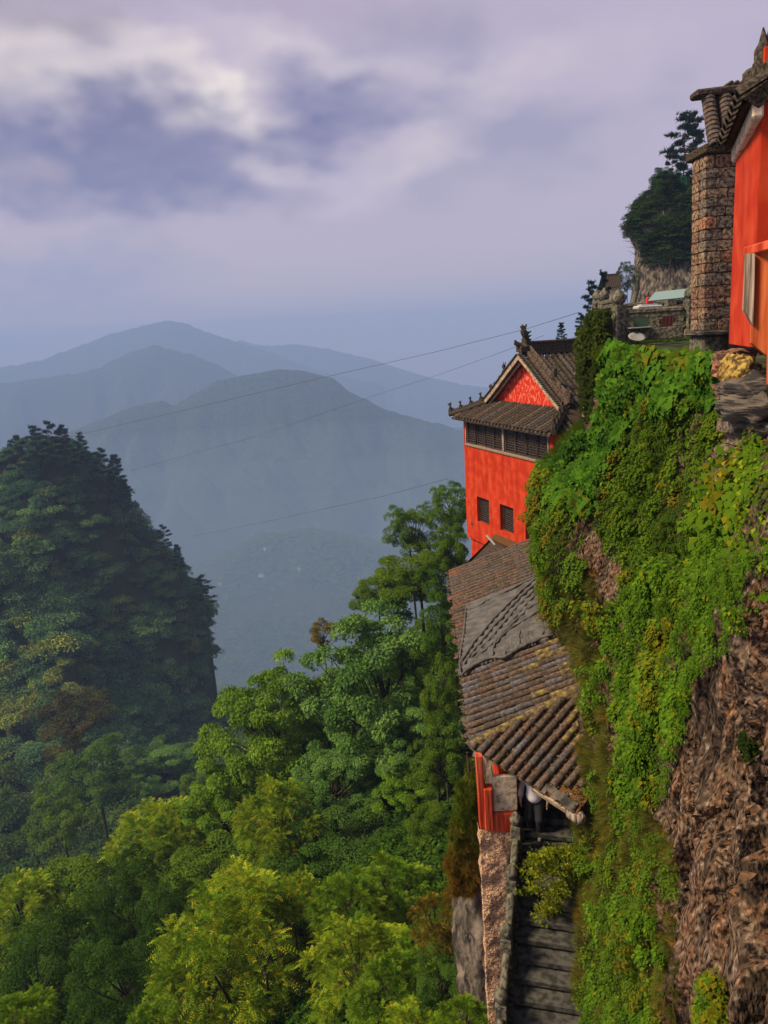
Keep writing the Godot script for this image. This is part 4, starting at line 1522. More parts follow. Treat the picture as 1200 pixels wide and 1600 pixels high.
func make_stairs() -> void:
	var t := thing("stone_staircase", "dark stone stairs climbing under the tiled roof beside the cliff", "staircase", s_foot + sa * -6.0 + Vector3(0, -3.6, 0))
	var inv := Transform3D(Basis(), -t.position)
	var st := new_st()
	var bs := Basis(sn, Vector3.UP, -sa)
	bx(st, Transform3D(bs, Vector3.ZERO), Vector3(1.9, 0.13, 0.4), 0.02)
	bx(st, Transform3D(bs, Vector3(0, -0.14, 0) + sa * 0.05), Vector3(1.9, 0.16, 0.34), 0.0)
	st.generate_normals()
	var step := st.commit()
	for k in range(-22, 8):
		var s := k * 0.28
		var xf := Transform3D(Basis(), s_foot + sa * s + sn * 1.0 + Vector3(0, 0.168 * k - 0.065, 0))
		put("step", step, mats.step_stone, t, inv * (xf.rotated_local(Vector3.UP, rng.randf_range(-0.008, 0.008))))
	st = new_st()
	for k in range(-22, 8):
		bx(st, inv * Transform3D(bs, s_foot + sa * (k * 0.28 + 0.12) + sn * 1.0 + Vector3(0, 0.168 * k - 0.55, 0)), Vector3(1.85, 0.66, 0.29), 0.0)
	done("core", st, mats.grey_stone, t)
	# rail
	var rail := thing("stone_rail", "mossy stone rail with bud topped posts down the left of the stairs", "railing", s_foot + sa * -4.4 + Vector3(0, -2.9, 0))
	inv = Transform3D(Basis(), -rail.position)
	for i in 7:
		var s := -0.87 * i
		var p := s_foot + sa * s
		p.y = stair_y(s) - 0.1
		st = new_st(true)
		lotus_post(st, inv * Transform3D(bs.rotated(Vector3.UP, rng.randf_range(-0.05, 0.05)), p), 0.83, 0.2)
		done("post", st, mats.grey_stone, rail)
		if i < 6:
			var q := s_foot + sa * (s - 0.87)
			q.y = stair_y(s - 0.87) - 0.1
			var up := Vector3(0, 0.6, 0)
			var d := (q - p).normalized()
			st = new_st(true)
			tube(st, [inv * (p + up + d * 0.09), inv * (p + up + d * 0.13), inv * (q + up - d * 0.13), inv * (q + up - d * 0.09)], [0.05, 0.075, 0.075, 0.05], 10)
			done("handrail", st, mats.grey_stone, rail)
			st = new_st()
			var mid := (p + q) * 0.5 + Vector3(0, 0.26, 0)
			var yb := d
			var b := Basis(sn, yb, sn.cross(yb))
			bx(st, inv * Transform3D(b, mid), Vector3(0.1, (q - p).length() * 0.86, 0.42), 0.01)
			done("panel", st, mats.grey_stone, rail)
			st = new_st()
			bx(st, inv * Transform3D(b, (p + q) * 0.5 + Vector3(0, -0.15, 0)), Vector3(0.26, (q - p).length(), 0.4), 0.02)
			done("stringer", st, mats.grey_stone, rail)
	# rubble wall the covered stairway stands on
	var d0 := 13.72
	var w0 := at(751, 1294, d0)
	var w1 := at(806, 1294, d0)
	var m := grid_mesh(60, 150, func(u: float, v: float) -> Vector3:
		var a := u * 2.0
		var y := lerpf(w0.y - 6.5, w0.y, v)
		var x: float
		var z: float
		if a < 1.0:
			z = lerpf(-26.0, -d0, a)
			x = w0.x - 0.05 + (1.0 - v) * 0.08 + 0.2 * (-z - d0)
		else:
			x = lerpf(w0.x - 0.05 + (1.0 - v) * 0.08, w1.x + 0.1, a - 1.0)
			z = -d0
		var p := Vector3(x, y, z)
		var n := 0.06 * strata.get_noise_3dv(p * 2.2) + 0.05 * lumps.get_noise_3dv(p * 3.0)
		return p + (Vector3(-1, 0, 0) if a < 1.0 else Vector3(0, 0, 1)) * n)
	var wall := put("rubble_wall", m, mats.pink_rubble)
	tag(wall, "pinkish rubble wall carrying the front corner of the covered stairway", "wall")
	# grey rock standing left of it, dark and wet on its lower face
	m = grid_mesh(120, 120, func(u: float, v: float) -> Vector3:
		var y := lerpf(-24.0, -8.1, v)
		var a := lerpf(-1.2, 3.4, u)
		var rad := curve(y, [[-24.0, 1.4], [-14.0, 0.95], [-12.2, 0.95], [-10.0, 0.6], [-8.5, 0.35], [-8.1, 0.1]])
		var p := Vector3(2.1 - sin(a) * rad * 0.9, y - 0.4, -16.0 + cos(a) * rad * 1.3)
		var bed := Vector3(p.x + p.y * 0.5, p.y * 0.6, p.z)
		var n := 0.2 * strata.get_noise_3dv(bed * 0.8) + 0.16 * lumps.get_noise_3dv(p * 1.5) + 0.08 * strata.get_noise_3dv(bed * 2.5)
		return p + Vector3(-sin(a), 0.1, cos(a)) * n * smoothstep(1.0, 0.95, v))
	structure(put("rock_outcrop", m, mats.hill_rock), "grey rock standing under the left edge of the covered stairway")

# ------------------------------------------------------------------ terrace rail and what stands behind it
func rail_run(t: Node3D, a: Vector3, b: Vector3, h: float, openings: int) -> void:
	# a stone panel with cloud cut openings under a moulded rail
	var inv := -t.position
	var d := b - a
	var l := d.length()
	var y := d.normalized()
	var yh := Vector3(y.x, 0, y.z).normalized()
	var bs := Basis(yh, Vector3.UP, yh.cross(Vector3.UP))
	var st := new_st()
	bx(st, Transform3D(bs, (a + b) * 0.5 + Vector3(0, h - 0.06, 0) + inv), Vector3(l, 0.12, 0.16), 0.03)
	done("top_rail", st, mats.grey_stone, t)
	st = new_st()
	bx(st, Transform3D(bs, (a + b) * 0.5 + Vector3(0, 0.14, 0) + inv), Vector3(l, 0.28, 0.12), 0.02)
	bx(st, Transform3D(bs, (a + b) * 0.5 + Vector3(0, h - 0.17, 0) + inv), Vector3(l, 0.1, 0.11), 0.01)
	for i in openings + 1:
		var w := 0.2 if i > 0 and i < openings else 0.16
		var p := a + y * lerpf(w * 0.5, l - w * 0.5, float(i) / openings)
		bx(st, Transform3D(bs, p + Vector3(0, (h + 0.06) * 0.5, 0) + inv), Vector3(w, h - 0.5, 0.11), 0.0)
		for sx in [-1.0, 1.0]:
			for sy in [0.0, 1.0]:
				bx(st, Transform3D(bs.rotated(bs.z, PI / 4), p + y * sx * w * 0.5 + Vector3(0, lerpf(0.29, h - 0.23, sy), 0) + inv), Vector3(0.12, 0.12, 0.1), 0.0)
	done("panel", st, mats.grey_stone, t)

func make_terrace() -> void:
	var d := 19.3
	var foot := at(966, 552, d)
	foot.y = minf(foot.y, TOP - 0.1)
	var head := at(963, 452, d)
	var h := head.y - foot.y
	var t := thing("terrace_balustrade", "weathered stone balustrade with bud topped posts along the terrace edge", "balustrade", foot)
	var inv := -foot
	var st := new_st(true)
	var px := 0.3
	lotus_post(st, Transform3D(Basis(Vector3.UP, 0.3), Vector3.ZERO), h - 0.38, px * 0.92)
	done("post", st, mats.grey_stone, t)
	var p2 := at(1078, 525, d - 0.3)
	var h2 := at(1077, 444, d - 0.3).y - p2.y
	st = new_st(true)
	lotus_post(st, Transform3D(Basis(Vector3.UP, 0.2), p2 + inv), h2 - 0.36, px * 0.86)
	done("post", st, mats.grey_stone, t)
	var a := foot + Vector3(0.18, 0.25, 0)
	var b := Vector3(p2.x - 0.17, a.y + 0.06, p2.z)
	var top := at(1000, 484, d).y
	rail_run(t, a, b, top - a.y, 2)
	# second run going back along the valley side
	var q1 := at(943, 512, d + 2.4)
	var q2 := at(933, 512, d + 4.6)
	for q in [q1, q2]:
		st = new_st(true)
		var hh: float = at(941, 452, -q.z).y - q.y
		lotus_post(st, Transform3D(Basis(Vector3.UP, 0.2), q + inv), hh - 0.33, px * 0.8)
		done("post", st, mats.grey_stone, t)
	rail_run(t, foot + Vector3(-0.02, 0.35, -0.2), Vector3(q1.x, foot.y + 0.35, q1.z), 0.95, 1)
	rail_run(t, q1 + Vector3(0, 0.1, -0.15), Vector3(q2.x, q1.y + 0.1, q2.z), 0.8, 1)
	# far balustrade across the terrace
	var f0 := at(958, 505, 27.0)
	var f1 := at(1095, 500, 26.0)
	var t2 := thing("far_balustrade", "second dark stone rail across the terrace with one round post top", "balustrade", f0)
	rail_run(t2, f0, f1, at(1000, 471, 26.6).y - f0.y, 3)
	var fp := at(1047, 500, 26.2)
	st = new_st(true)
	lotus_post(st, Transform3D(Basis(), fp - f0), at(1047, 448, 26.2).y - fp.y - 0.35, 0.3)
	done("post", st, mats.grey_stone, t2)
	# awning and small things on the terrace
	st = new_st()
	var w0 := at(1018, 464, 24.0)
	var w1 := at(1075, 458, 23.2)
	bx(st, Transform3D(frame_along(w1 - w0).rotated((w1 - w0).normalized(), 0.5), (w1 - w0) * 0.5), Vector3(0.5, (w1 - w0).length(), 0.06), 0.02)
	tube(st, [Vector3(0.1, -0.1, 0), Vector3(0.1, -1.0, 0)], [0.025, 0.025], 6)
	tube(st, [w1 - w0 + Vector3(-0.1, -0.1, 0), w1 - w0 + Vector3(-0.1, -1.0, 0)], [0.025, 0.025], 6)
	tag(done("stall_awning", st, mats.awning, null, Transform3D(Basis(), w0)), "pale teal stall awning behind the balustrade", "awning")
	st = new_st()
	bx(st, Transform3D(), Vector3(0.26, 0.22, 0.1), 0.03)
	tag(done("red_cloth", st, mats.red_cloth, null, Transform3D(Basis(), at(1016, 470, 24.3))), "small red cloth hanging at the left end of the teal awning", "cloth")
	st = new_st()
	bx(st, Transform3D(Basis(Vector3.UP, 0.2), Vector3.ZERO), Vector3(0.72, 0.16, 0.3), 0.03)
	bx(st, Transform3D(Basis(Vector3.UP, 0.2), Vector3(0, 0.09, 0)), Vector3(0.5, 0.04, 0.2), 0.01)
	tag(done("white_box", st, mats.white_paint, null, Transform3D(Basis(), at(1012, 482, 21.5))), "white box lying behind the terrace rail", "box")
	st = new_st()
	bx(st, Transform3D(Basis(Vector3.BACK, 0.12), Vector3.ZERO), Vector3(0.86, 0.07, 0.12), 0.01)
	tag(done("rust_bar", st, mats.rust_red, null, Transform3D(Basis(), at(1044, 482, 20.4))), "long rust red bar behind the terrace rail", "bar")
	st = new_st()
	bx(st, Transform3D(), Vector3(0.62, 0.6, 0.3), 0.02)
	for k in 7:
		bx(st, Transform3D(Basis(), Vector3(-0.27 + 0.09 * k, 0, 0.16)), Vector3(0.075, 0.56, 0.03), 0.008)
	tag(done("red_crate", st, mats.rust_red, null, Transform3D(Basis(), at(1037, 502, 20.3))), "dark red slatted crate seen through the right opening of the balustrade", "crate")
	st = new_st()
	bx(st, Transform3D(Basis(Vector3.UP, -0.3), Vector3.ZERO), Vector3(0.5, 0.3, 0.3), 0.03)
	tag(done("green_bin", st, mats.bin_green, null, Transform3D(Basis(), at(1003, 504, 20.5))), "green bin seen through the left opening of the balustrade", "bin")
	st = new_st()
	bx(st, Transform3D(Basis(Vector3.UP, 0.05), Vector3.ZERO), Vector3(0.52, 0.03, 0.3), 0.01)
	tag(done("metal_tray", st, mats.bright_dish, null, Transform3D(Basis(), at(999, 512, 19.15))), "metal tray on the sill of the left balustrade opening", "tray")
	st = new_st(true)
	lathe(st, Transform3D(Basis(Vector3.RIGHT, 0.5)), [Vector2(0, 0), Vector2(0.14, 0.01), Vector2(0.2, 0.05), Vector2(0.205, 0.055), Vector2(0.14, 0.03), Vector2(0, 0.02)], 18)
	tag(done("metal_dish", st, mats.bright_dish, null, Transform3D(Basis(), at(995, 529, 18.9))), "round pale dish lying in the grass below the balustrade", "dish")
	var stone := put("pale_stone", stone_shape(Vector3(0.2, 0.13, 0.15), 0.02, 5), mats.mortar, null, Transform3D(Basis(), at(1076, 520, 18.3)))
	tag(stone, "small pale stone in the grass by the brick pillar", "stone")
	# masonry under the corner post
	var wt := at(944, 548, 19.25)
	var wb := at(931, 690, 19.0)
	var wall := thing("masonry_wall", "narrow corner of rough pale masonry below the balustrade's left post", "wall", wb)
	st = new_st()
	quad(st, wt - wb + Vector3(0.03, 0, -0.05), wt - wb + Vector3(1.4, 0, -0.05), Vector3(1.6, -0.3, -0.05), Vector3(0.03, -0.3, -0.05))
	quad(st, wt - wb + Vector3(0.03, 0, -0.05), wt - wb + Vector3(0.4, 0, -3), Vector3(0.4, -0.3, -3), Vector3(0.03, -0.3, -0.05))
	done("core", st, mats.mortar, wall)
	var shapes := []
	for k in 6:
		shapes.append(stone_shape(Vector3.ONE, 0.06, 70 + k))
	var y := 0.0
	var row := 0
	var n := 0
	while y < wt.y - wb.y:
		var hh := rng.randf_range(0.09, 0.16)
		var x := 0.0
		while x < 1.1:
			var ww := rng.randf_range(0.14, 0.3)
			var f := y / (wt.y - wb.y)
			var base := Vector3((wt.x - wb.x) * f + x + ww * 0.5, y + hh * 0.5, lerpf(0.0, wt.z - wb.z, f) - 0.03)
			put("stone", shapes[rng.randi() % 6], [mats.brick_1, mats.mortar, mats.brick_2, mats.mortar][rng.randi() % 4], wall, Transform3D(Basis().scaled(Vector3(ww * 0.95, hh * 0.92, 0.16)), base))
			x += ww
			n += 1
		y += hh
		row += 1
	print("masonry stones ", n)

# ------------------------------------------------------------------ brick pillar and the red building at the right
func make_red_building() -> void:
	var d := 13.0
	var b0 := at(1098, 516, d)
	var t0 := at(1102, 240, d)
	var hgt := t0.y - b0.y
	var lean := (t0.x - b0.x) / hgt
	var pil := thing("brick_pillar", "end of an old rough brick wall capped with stacked roof tiles", "brick wall", b0)
	var st := new_st()
	var wid := 1.6
	var dep := 0.5
	bx(st, Transform3D(Basis(), Vector3(wid * 0.5 + 0.02, hgt * 0.5, -dep * 0.5 - 0.02)), Vector3(wid - 0.03, hgt, dep - 0.04), 0.0)
	done("core", st, mats.mortar, pil)
	var shapes := []
	for k in 8:
		shapes.append(stone_shape(Vector3.ONE, 0.022, 90 + k))
	var y := 0.0
	var row := 0
	while y < hgt - 0.03:
		var hh := rng.randf_range(0.13, 0.2)
		hh = minf(hh, hgt - y)
		var x := 0.0
		while x < wid - 0.1:
			var ww := rng.randf_range(0.2, 0.36)
			if x == 0.0 and row % 2:
				ww *= 0.6
			var deep := rng.randf_range(0.24, 0.3)
			var mt: StandardMaterial3D = mats["brick_%d" % [0, 1, 2, 2, 1, 2, 0, 2, 1, 3][rng.randi() % 10]]
			put("brick", shapes[rng.randi() % 8], mt, pil, Transform3D(Basis(Vector3.BACK, rng.randf_range(-0.03, 0.03)).scaled(Vector3(ww * 0.96, hh * 0.93, deep)), Vector3(x + ww * 0.5 + lean * y, y + hh * 0.5, -0.1)))
			x += ww
		# the lit end of the wall
		put("brick", shapes[rng.randi() % 8], mats["brick_%d" % (rng.randi() % 2 + 0)], pil, Transform3D(Basis().scaled(Vector3(0.2, hh * 0.93, 0.26)), Vector3(0.1 + lean * y, y + hh * 0.5, -0.38)))
		y += hh
		row += 1
	# slab and block below
	st = new_st()
	bx(st, Transform3D(Basis(), Vector3(0.38, -0.05, -0.25)), Vector3(0.86, 0.07, 0.72), 0.015)
	done("base_slab", st, mats.slate, pil)
	st = new_st()
	bx(st, Transform3D(Basis(), Vector3(0.2, -0.32, -0.35)), Vector3(0.34, 0.46, 0.6), 0.03)
	bx(st, Transform3D(Basis(), Vector3(0.9, -0.5, -0.5)), Vector3(1.2, 0.84, 0.6), 0.03)
	done("base_block", st, mats.grey_stone, pil)
	# tiled coping: three tall stacks of curved tiles coming down towards us from a ridge
	st = new_st()
	bx(st, Transform3D(Basis(Vector3.RIGHT, 1.18), Vector3(0.8, hgt + 0.5, -0.16)), Vector3(1.58, 0.06, 0.92), 0.0)
	bx(st, Transform3D(Basis(), Vector3(0.75, hgt + 0.06, -0.3)), Vector3(1.68, 0.14, 0.8), 0.02)
	done("coping_bed", st, mats.tile_bed, pil)
	for k in 5:
		for i in 11:
			var f := i / 10.0
			var pos := Vector3(0.07 + k * 0.25, hgt + 0.08 + f * 0.7, 0.08 - f * 0.3)
			var r := 0.112
			var ax := Vector3(0, 0.8, -0.5).normalized()
			put("coping_tile", tile_shape, mats.tile_1 if (i + k) % 3 else mats.tile_2, pil, Transform3D(Basis(Vector3.RIGHT * r, ax * 0.17, Vector3.RIGHT.cross(ax) * r), pos))
	st = new_st()
	var ra := Vector3(-0.1, hgt + 0.96, -0.3)
	bx(st, Transform3D(Basis(Vector3.BACK, 0.06), ra + Vector3(0.85, 0.0, 0)), Vector3(1.8, 0.11, 0.3), 0.03)
	for k in 16:
		bx(st, Transform3D(Basis(Vector3.BACK, 0.06), ra + Vector3(0.5 + k * 0.09, 0.075, 0)), Vector3(0.06, 0.05, 0.26), 0.015)
	done("coping_ridge", st, mats.tile_dark, pil)
	# moss on the coping
	var lv := Leaves.new()
	var r := RandomNumberGenerator.new()
	r.seed = 8
	for i in 900:
		var c: Vector3 = [Vector3(0.34, hgt + 0.22, 0.12), Vector3(0.62, hgt + 0.22, 0.14), Vector3(0.55, hgt + 0.36, -0.02)][r.randi() % 3]
		var p := c + Vector3(r.randfn(0, 0.06), r.randfn(0, 0.05), r.randfn(0, 0.05))
		lv.leaf(p, (rdir(r) + Vector3(0, 0.4, 0.5)).normalized(), rdir(r), 0.04, 0.02, Color(0.06, 0.09, 0.01).lerp(Color(0.14, 0.15, 0.02), r.randf()))
	tag(put("moss", lv.mesh(), mats.leaf, pil), "", "", "", "stuff")
	# ---- the building
	var near := at(1184, 300, 8.2)
	var far := at(1148, 300, 9.5)
	var dirw := Vector3(far.x - near.x, 0, far.z - near.z).normalized()
	var org := Vector3(near.x, -1.2, near.z)
	var bld := thing("red_wall_building", "red painted building with dark tiled eave at the right edge", "building", org)
	var topy := 2.45
	st = new_st()
	var wbs := Basis(dirw.cross(Vector3.UP), Vector3.UP, -dirw)
	var wl := (far - near).length()
	# left face, a bright red corner wall
	bx(st, Transform3D(wbs, Vector3(0, (topy + 0.35) * 0.5 + 0.85, 0) + dirw * wl * 0.5 + wbs.x * 0.1), Vector3(0.2, topy + 0.35, wl), 0.01)
	done("corner_wall", st, mats.red_plaster, bld)
	st = new_st()
	bx(st, Transform3D(wbs, Vector3(0, 1.85, 0) + wbs.x * 1.3 + dirw * 0.55), Vector3(2.2, 2.2, 0.16), 0.0)
	done("front_wall", st, mats.red_plaster, bld)
	# worn foot of the corner: broken plaster and brick
	for k in 7:
		put("foot_brick", stone_shape(Vector3(0.28, 0.16, 0.3), 0.03, 130 + k), mats["brick_%d" % (3 if k % 2 else 0)], bld, Transform3D(Basis(Vector3.UP, 0.25), at(1143 + 8 * (k % 3), 560 + 18 * (k / 2), 8.7) - org))
	# weathered plank and wide orange planks of the overhanging balcony front
	var planks := [[1167, 1180, 396, 508, 7.55, "grey_wood"], [1179, 1206, 388, 560, 7.5, "orange_wood"], [1205, 1232, 382, 625, 7.3, "orange_wood"], [1231, 1260, 375, 680, 7.1, "orange_wood"]]
	for q in planks:
		var a := at(q[0], q[2], q[4])
		var b := at(q[1], q[2], q[4] - 0.1)
		var dd := at(q[1] - 3, q[3], q[4] - 0.1)
		var c := at(q[0] - 4, q[3] - 24, q[4])
		st = new_st()
		var off := Vector3(0.02, 0, -0.09)
		quad(st, a - org, b - org, dd - org, c - org)
		quad(st, a + off - org, b + off - org, dd + off - org, c + off - org)
		quad(st, a - org, c - org, c + off - org, a + off - org)
		quad(st, b - org, dd - org, dd + off - org, b + off - org)
		quad(st, c - org, dd - org, dd + off - org, c + off - org)
		quad(st, a - org, b - org, b + off - org, a + off - org)
		done("plank", st, mats[q[5]], bld)
	st = new_st()
	var pa := at(1164, 394, 7.7)
	var pb := at(1240, 372, 6.9)
	bx(st, Transform3D(frame_along(pb - pa), (pa + pb) * 0.5 - org), Vector3(0.045, (pb - pa).length(), 0.09), 0.02)
	done("top_board", st, mats.red_wood, bld)
	# old beam end with yellow lichen, slate blocks and bricks carrying the corner
	var beam := put("beam_end", boulder(Vector3(0.17, 0.3, 0.4), 0.04, 151), mats.lichen, bld, Transform3D(Basis(Vector3.UP, 0.2).rotated(Vector3.BACK, -0.3), at(1164, 580, 7.9) + Vector3(0.0, 0, -0.2) - org))
	for q in [[1178, 612, 7.7, Vector3(0.42, 0.22, 0.6)], [1186, 640, 7.6, Vector3(0.5, 0.24, 0.7)], [1200, 668, 7.6, Vector3(0.4, 0.22, 0.6)]]:
		put("slate_block", boulder(q[3], 0.09, int(q[0])), mats.slate, bld, Transform3D(Basis(Vector3.UP, 0.3), at(q[0], q[1], q[2]) + Vector3(0.08, 0, -0.25) - org))
	for r_ in 6:
		for k in 3:
			var q := at(1138, 668, 8.3) + Vector3(0.14 + 0.27 * k + (0.1 if r_ % 2 else 0.0), -0.14 * r_, -0.1)
			put("foundation_brick", stone_shape(Vector3(0.26, 0.13, 0.4), 0.012, 170 + r_ * 3 + k), mats["brick_2"] if k != 1 else mats.slate, bld, Transform3D(Basis(Vector3.UP, 0.15), q - org))
	st = new_st()
	bx(st, Transform3D(Basis(Vector3.UP, 0.15), at(1205, 700, 7.9) + Vector3(0.5, 0, -0.4) - org), Vector3(1.1, 0.9, 0.6), 0.1)
	done("foundation", st, mats.slate, bld)
	# floor of the building and a deep body behind
	st = new_st()
	bx(st, Transform3D(Basis(), Vector3(1.6, 1.0, 0.1)), Vector3(2.6, 0.2, 2.2), 0.0)
	done("floor", st, mats.dark_wood, bld)
	# eave: fascia board, rafters' dark soffit and steep curved tiles rising to the right
	var e0 := at(1150, 243, 9.6)
	var e1 := at(1186, 146, 8.05)
	e1.y = e0.y + 0.12
	var ed := e1 - e0
	st = new_st()
	bx(st, Transform3D(frame_along(ed), (e0 + e1) * 0.5 - org), Vector3(0.1, ed.length(), 0.16), 0.02)
	done("fascia", st, mats.plaster, bld)
	var up_in := (wbs.x if wbs.x.x > 0 else -wbs.x)
	st = new_st()
	quad(st, e0 - up_in * 0.14 + Vector3(0, 0.1, 0) - org, e1 - up_in * 0.14 + Vector3(0, 0.1, 0) - org, e1 + up_in * 1.5 + Vector3(0, 1.15, 0) - org, e0 + up_in * 1.5 + Vector3(0, 1.15, 0) - org)
	quad(st, e0 - up_in * 0.14 + Vector3(0, 0.03, 0) - org, e1 - up_in * 0.14 + Vector3(0, 0.03, 0) - org, e1 + up_in * 1.5 + Vector3(0, 1.05, 0) - org, e0 + up_in * 1.5 + Vector3(0, 1.05, 0) - org)
	quad(st, e1 - up_in * 0.14 + Vector3(0, 0.1, 0) - org, e1 + up_in * 1.5 + Vector3(0, 1.15, 0) - org, e1 + up_in * 1.5 + Vector3(0, 0.9, 0) - org, e1 - org)
	var rf := done("roof", st, mats.tile_bed, bld)
	for k in 9:
		var a := e0.lerp(e1, k / 8.0) - up_in * 0.18 + Vector3(0, 0.1, 0)
		var pts := []
		for i in 6:
			var f := i / 5.0
			pts.append(a + up_in * 1.7 * f + Vector3(0, 1.05 * f * (0.8 + 0.2 * f) + 0.02, 0) - org)
		st = new_st(true)
		for i in 5:
			tile_row(st, pts[i], pts[i + 1], Vector3.UP, 0.085, 0.2)
		done("tile_row", st, mats.tile_dark, rf)
	st = new_st(true)
	for q in [[1190, 104, 0.34], [1181, 112, 0.16], [1199, 100, 0.3]]:
		var p := at(q[0], q[1], 8.3) - org
		tube(st, [p + Vector3(0, -0.1, 0), p + Vector3(0, q[2] * 0.4, 0), p + Vector3(0.01, q[2] * 0.6, 0), p + Vector3(0, q[2], 0)], [q[2] * 0.2, q[2] * 0.22, q[2] * 0.14, 0.006], 7)
	done("ridge_figures", st, mats.tile_dark, rf)
	st = new_st()
	var r0 := at(1172, 128, 8.6)
	var r1 := at(1230, 100, 8.0)
	bx(st, Transform3D(frame_along(r1 - r0), (r0 + r1) * 0.5 - org), Vector3(0.22, (r1 - r0).length(), 0.2), 0.04)
	done("end_ridge", st, mats.tile_dark, rf)

# ------------------------------------------------------------------ the rock head behind the terrace
const ROCK_D := 100.0
const ROCK_EDGE := [[262, 1062], [280, 1046], [293, 1030], [303, 1012], [318, 1000], [332, 991], [345, 984], [360, 980], [375, 984], [388, 991], [400, 991], [420, 990], [440, 989], [470, 984], [490, 978], [540, 960]]

func rock_head(u: float, v: float) -> Vector3:
	var py := lerpf(262.0, 540.0, v)
	var ex := curve(py, ROCK_EDGE)
	var d: float
	var px: float
	if u < 0.3:
		var k := u / 0.3
		px = ex
		d = lerpf(ROCK_D + 22.0, ROCK_D + 2.5, k)
		px += (1.0 - k) * 30.0
	else:
		var k := (u - 0.3) / 0.7
		px = lerpf(ex, 1230.0, k)
		d = ROCK_D + 2.5 * pow(1.0 - minf(k * 3.0, 1.0), 2.0) - 5.0 * minf(k * 2.0, 1.0)
	var p := at(px, py, d)
	if v < 0.12:
		p.z -= (0.12 - v) * 60.0
	var n := 0.9 * strata.get_noise_3dv(Vector3(p.x * 0.3 + p.y * 0.35, p.y * 0.3, p.z * 0.2) * 0.5) + 0.5 * lumps.get_noise_3dv(p * 0.35)
	return p + Vector3(-0.3, 0, 1) * n * smoothstep(0.24, 0.4, u)

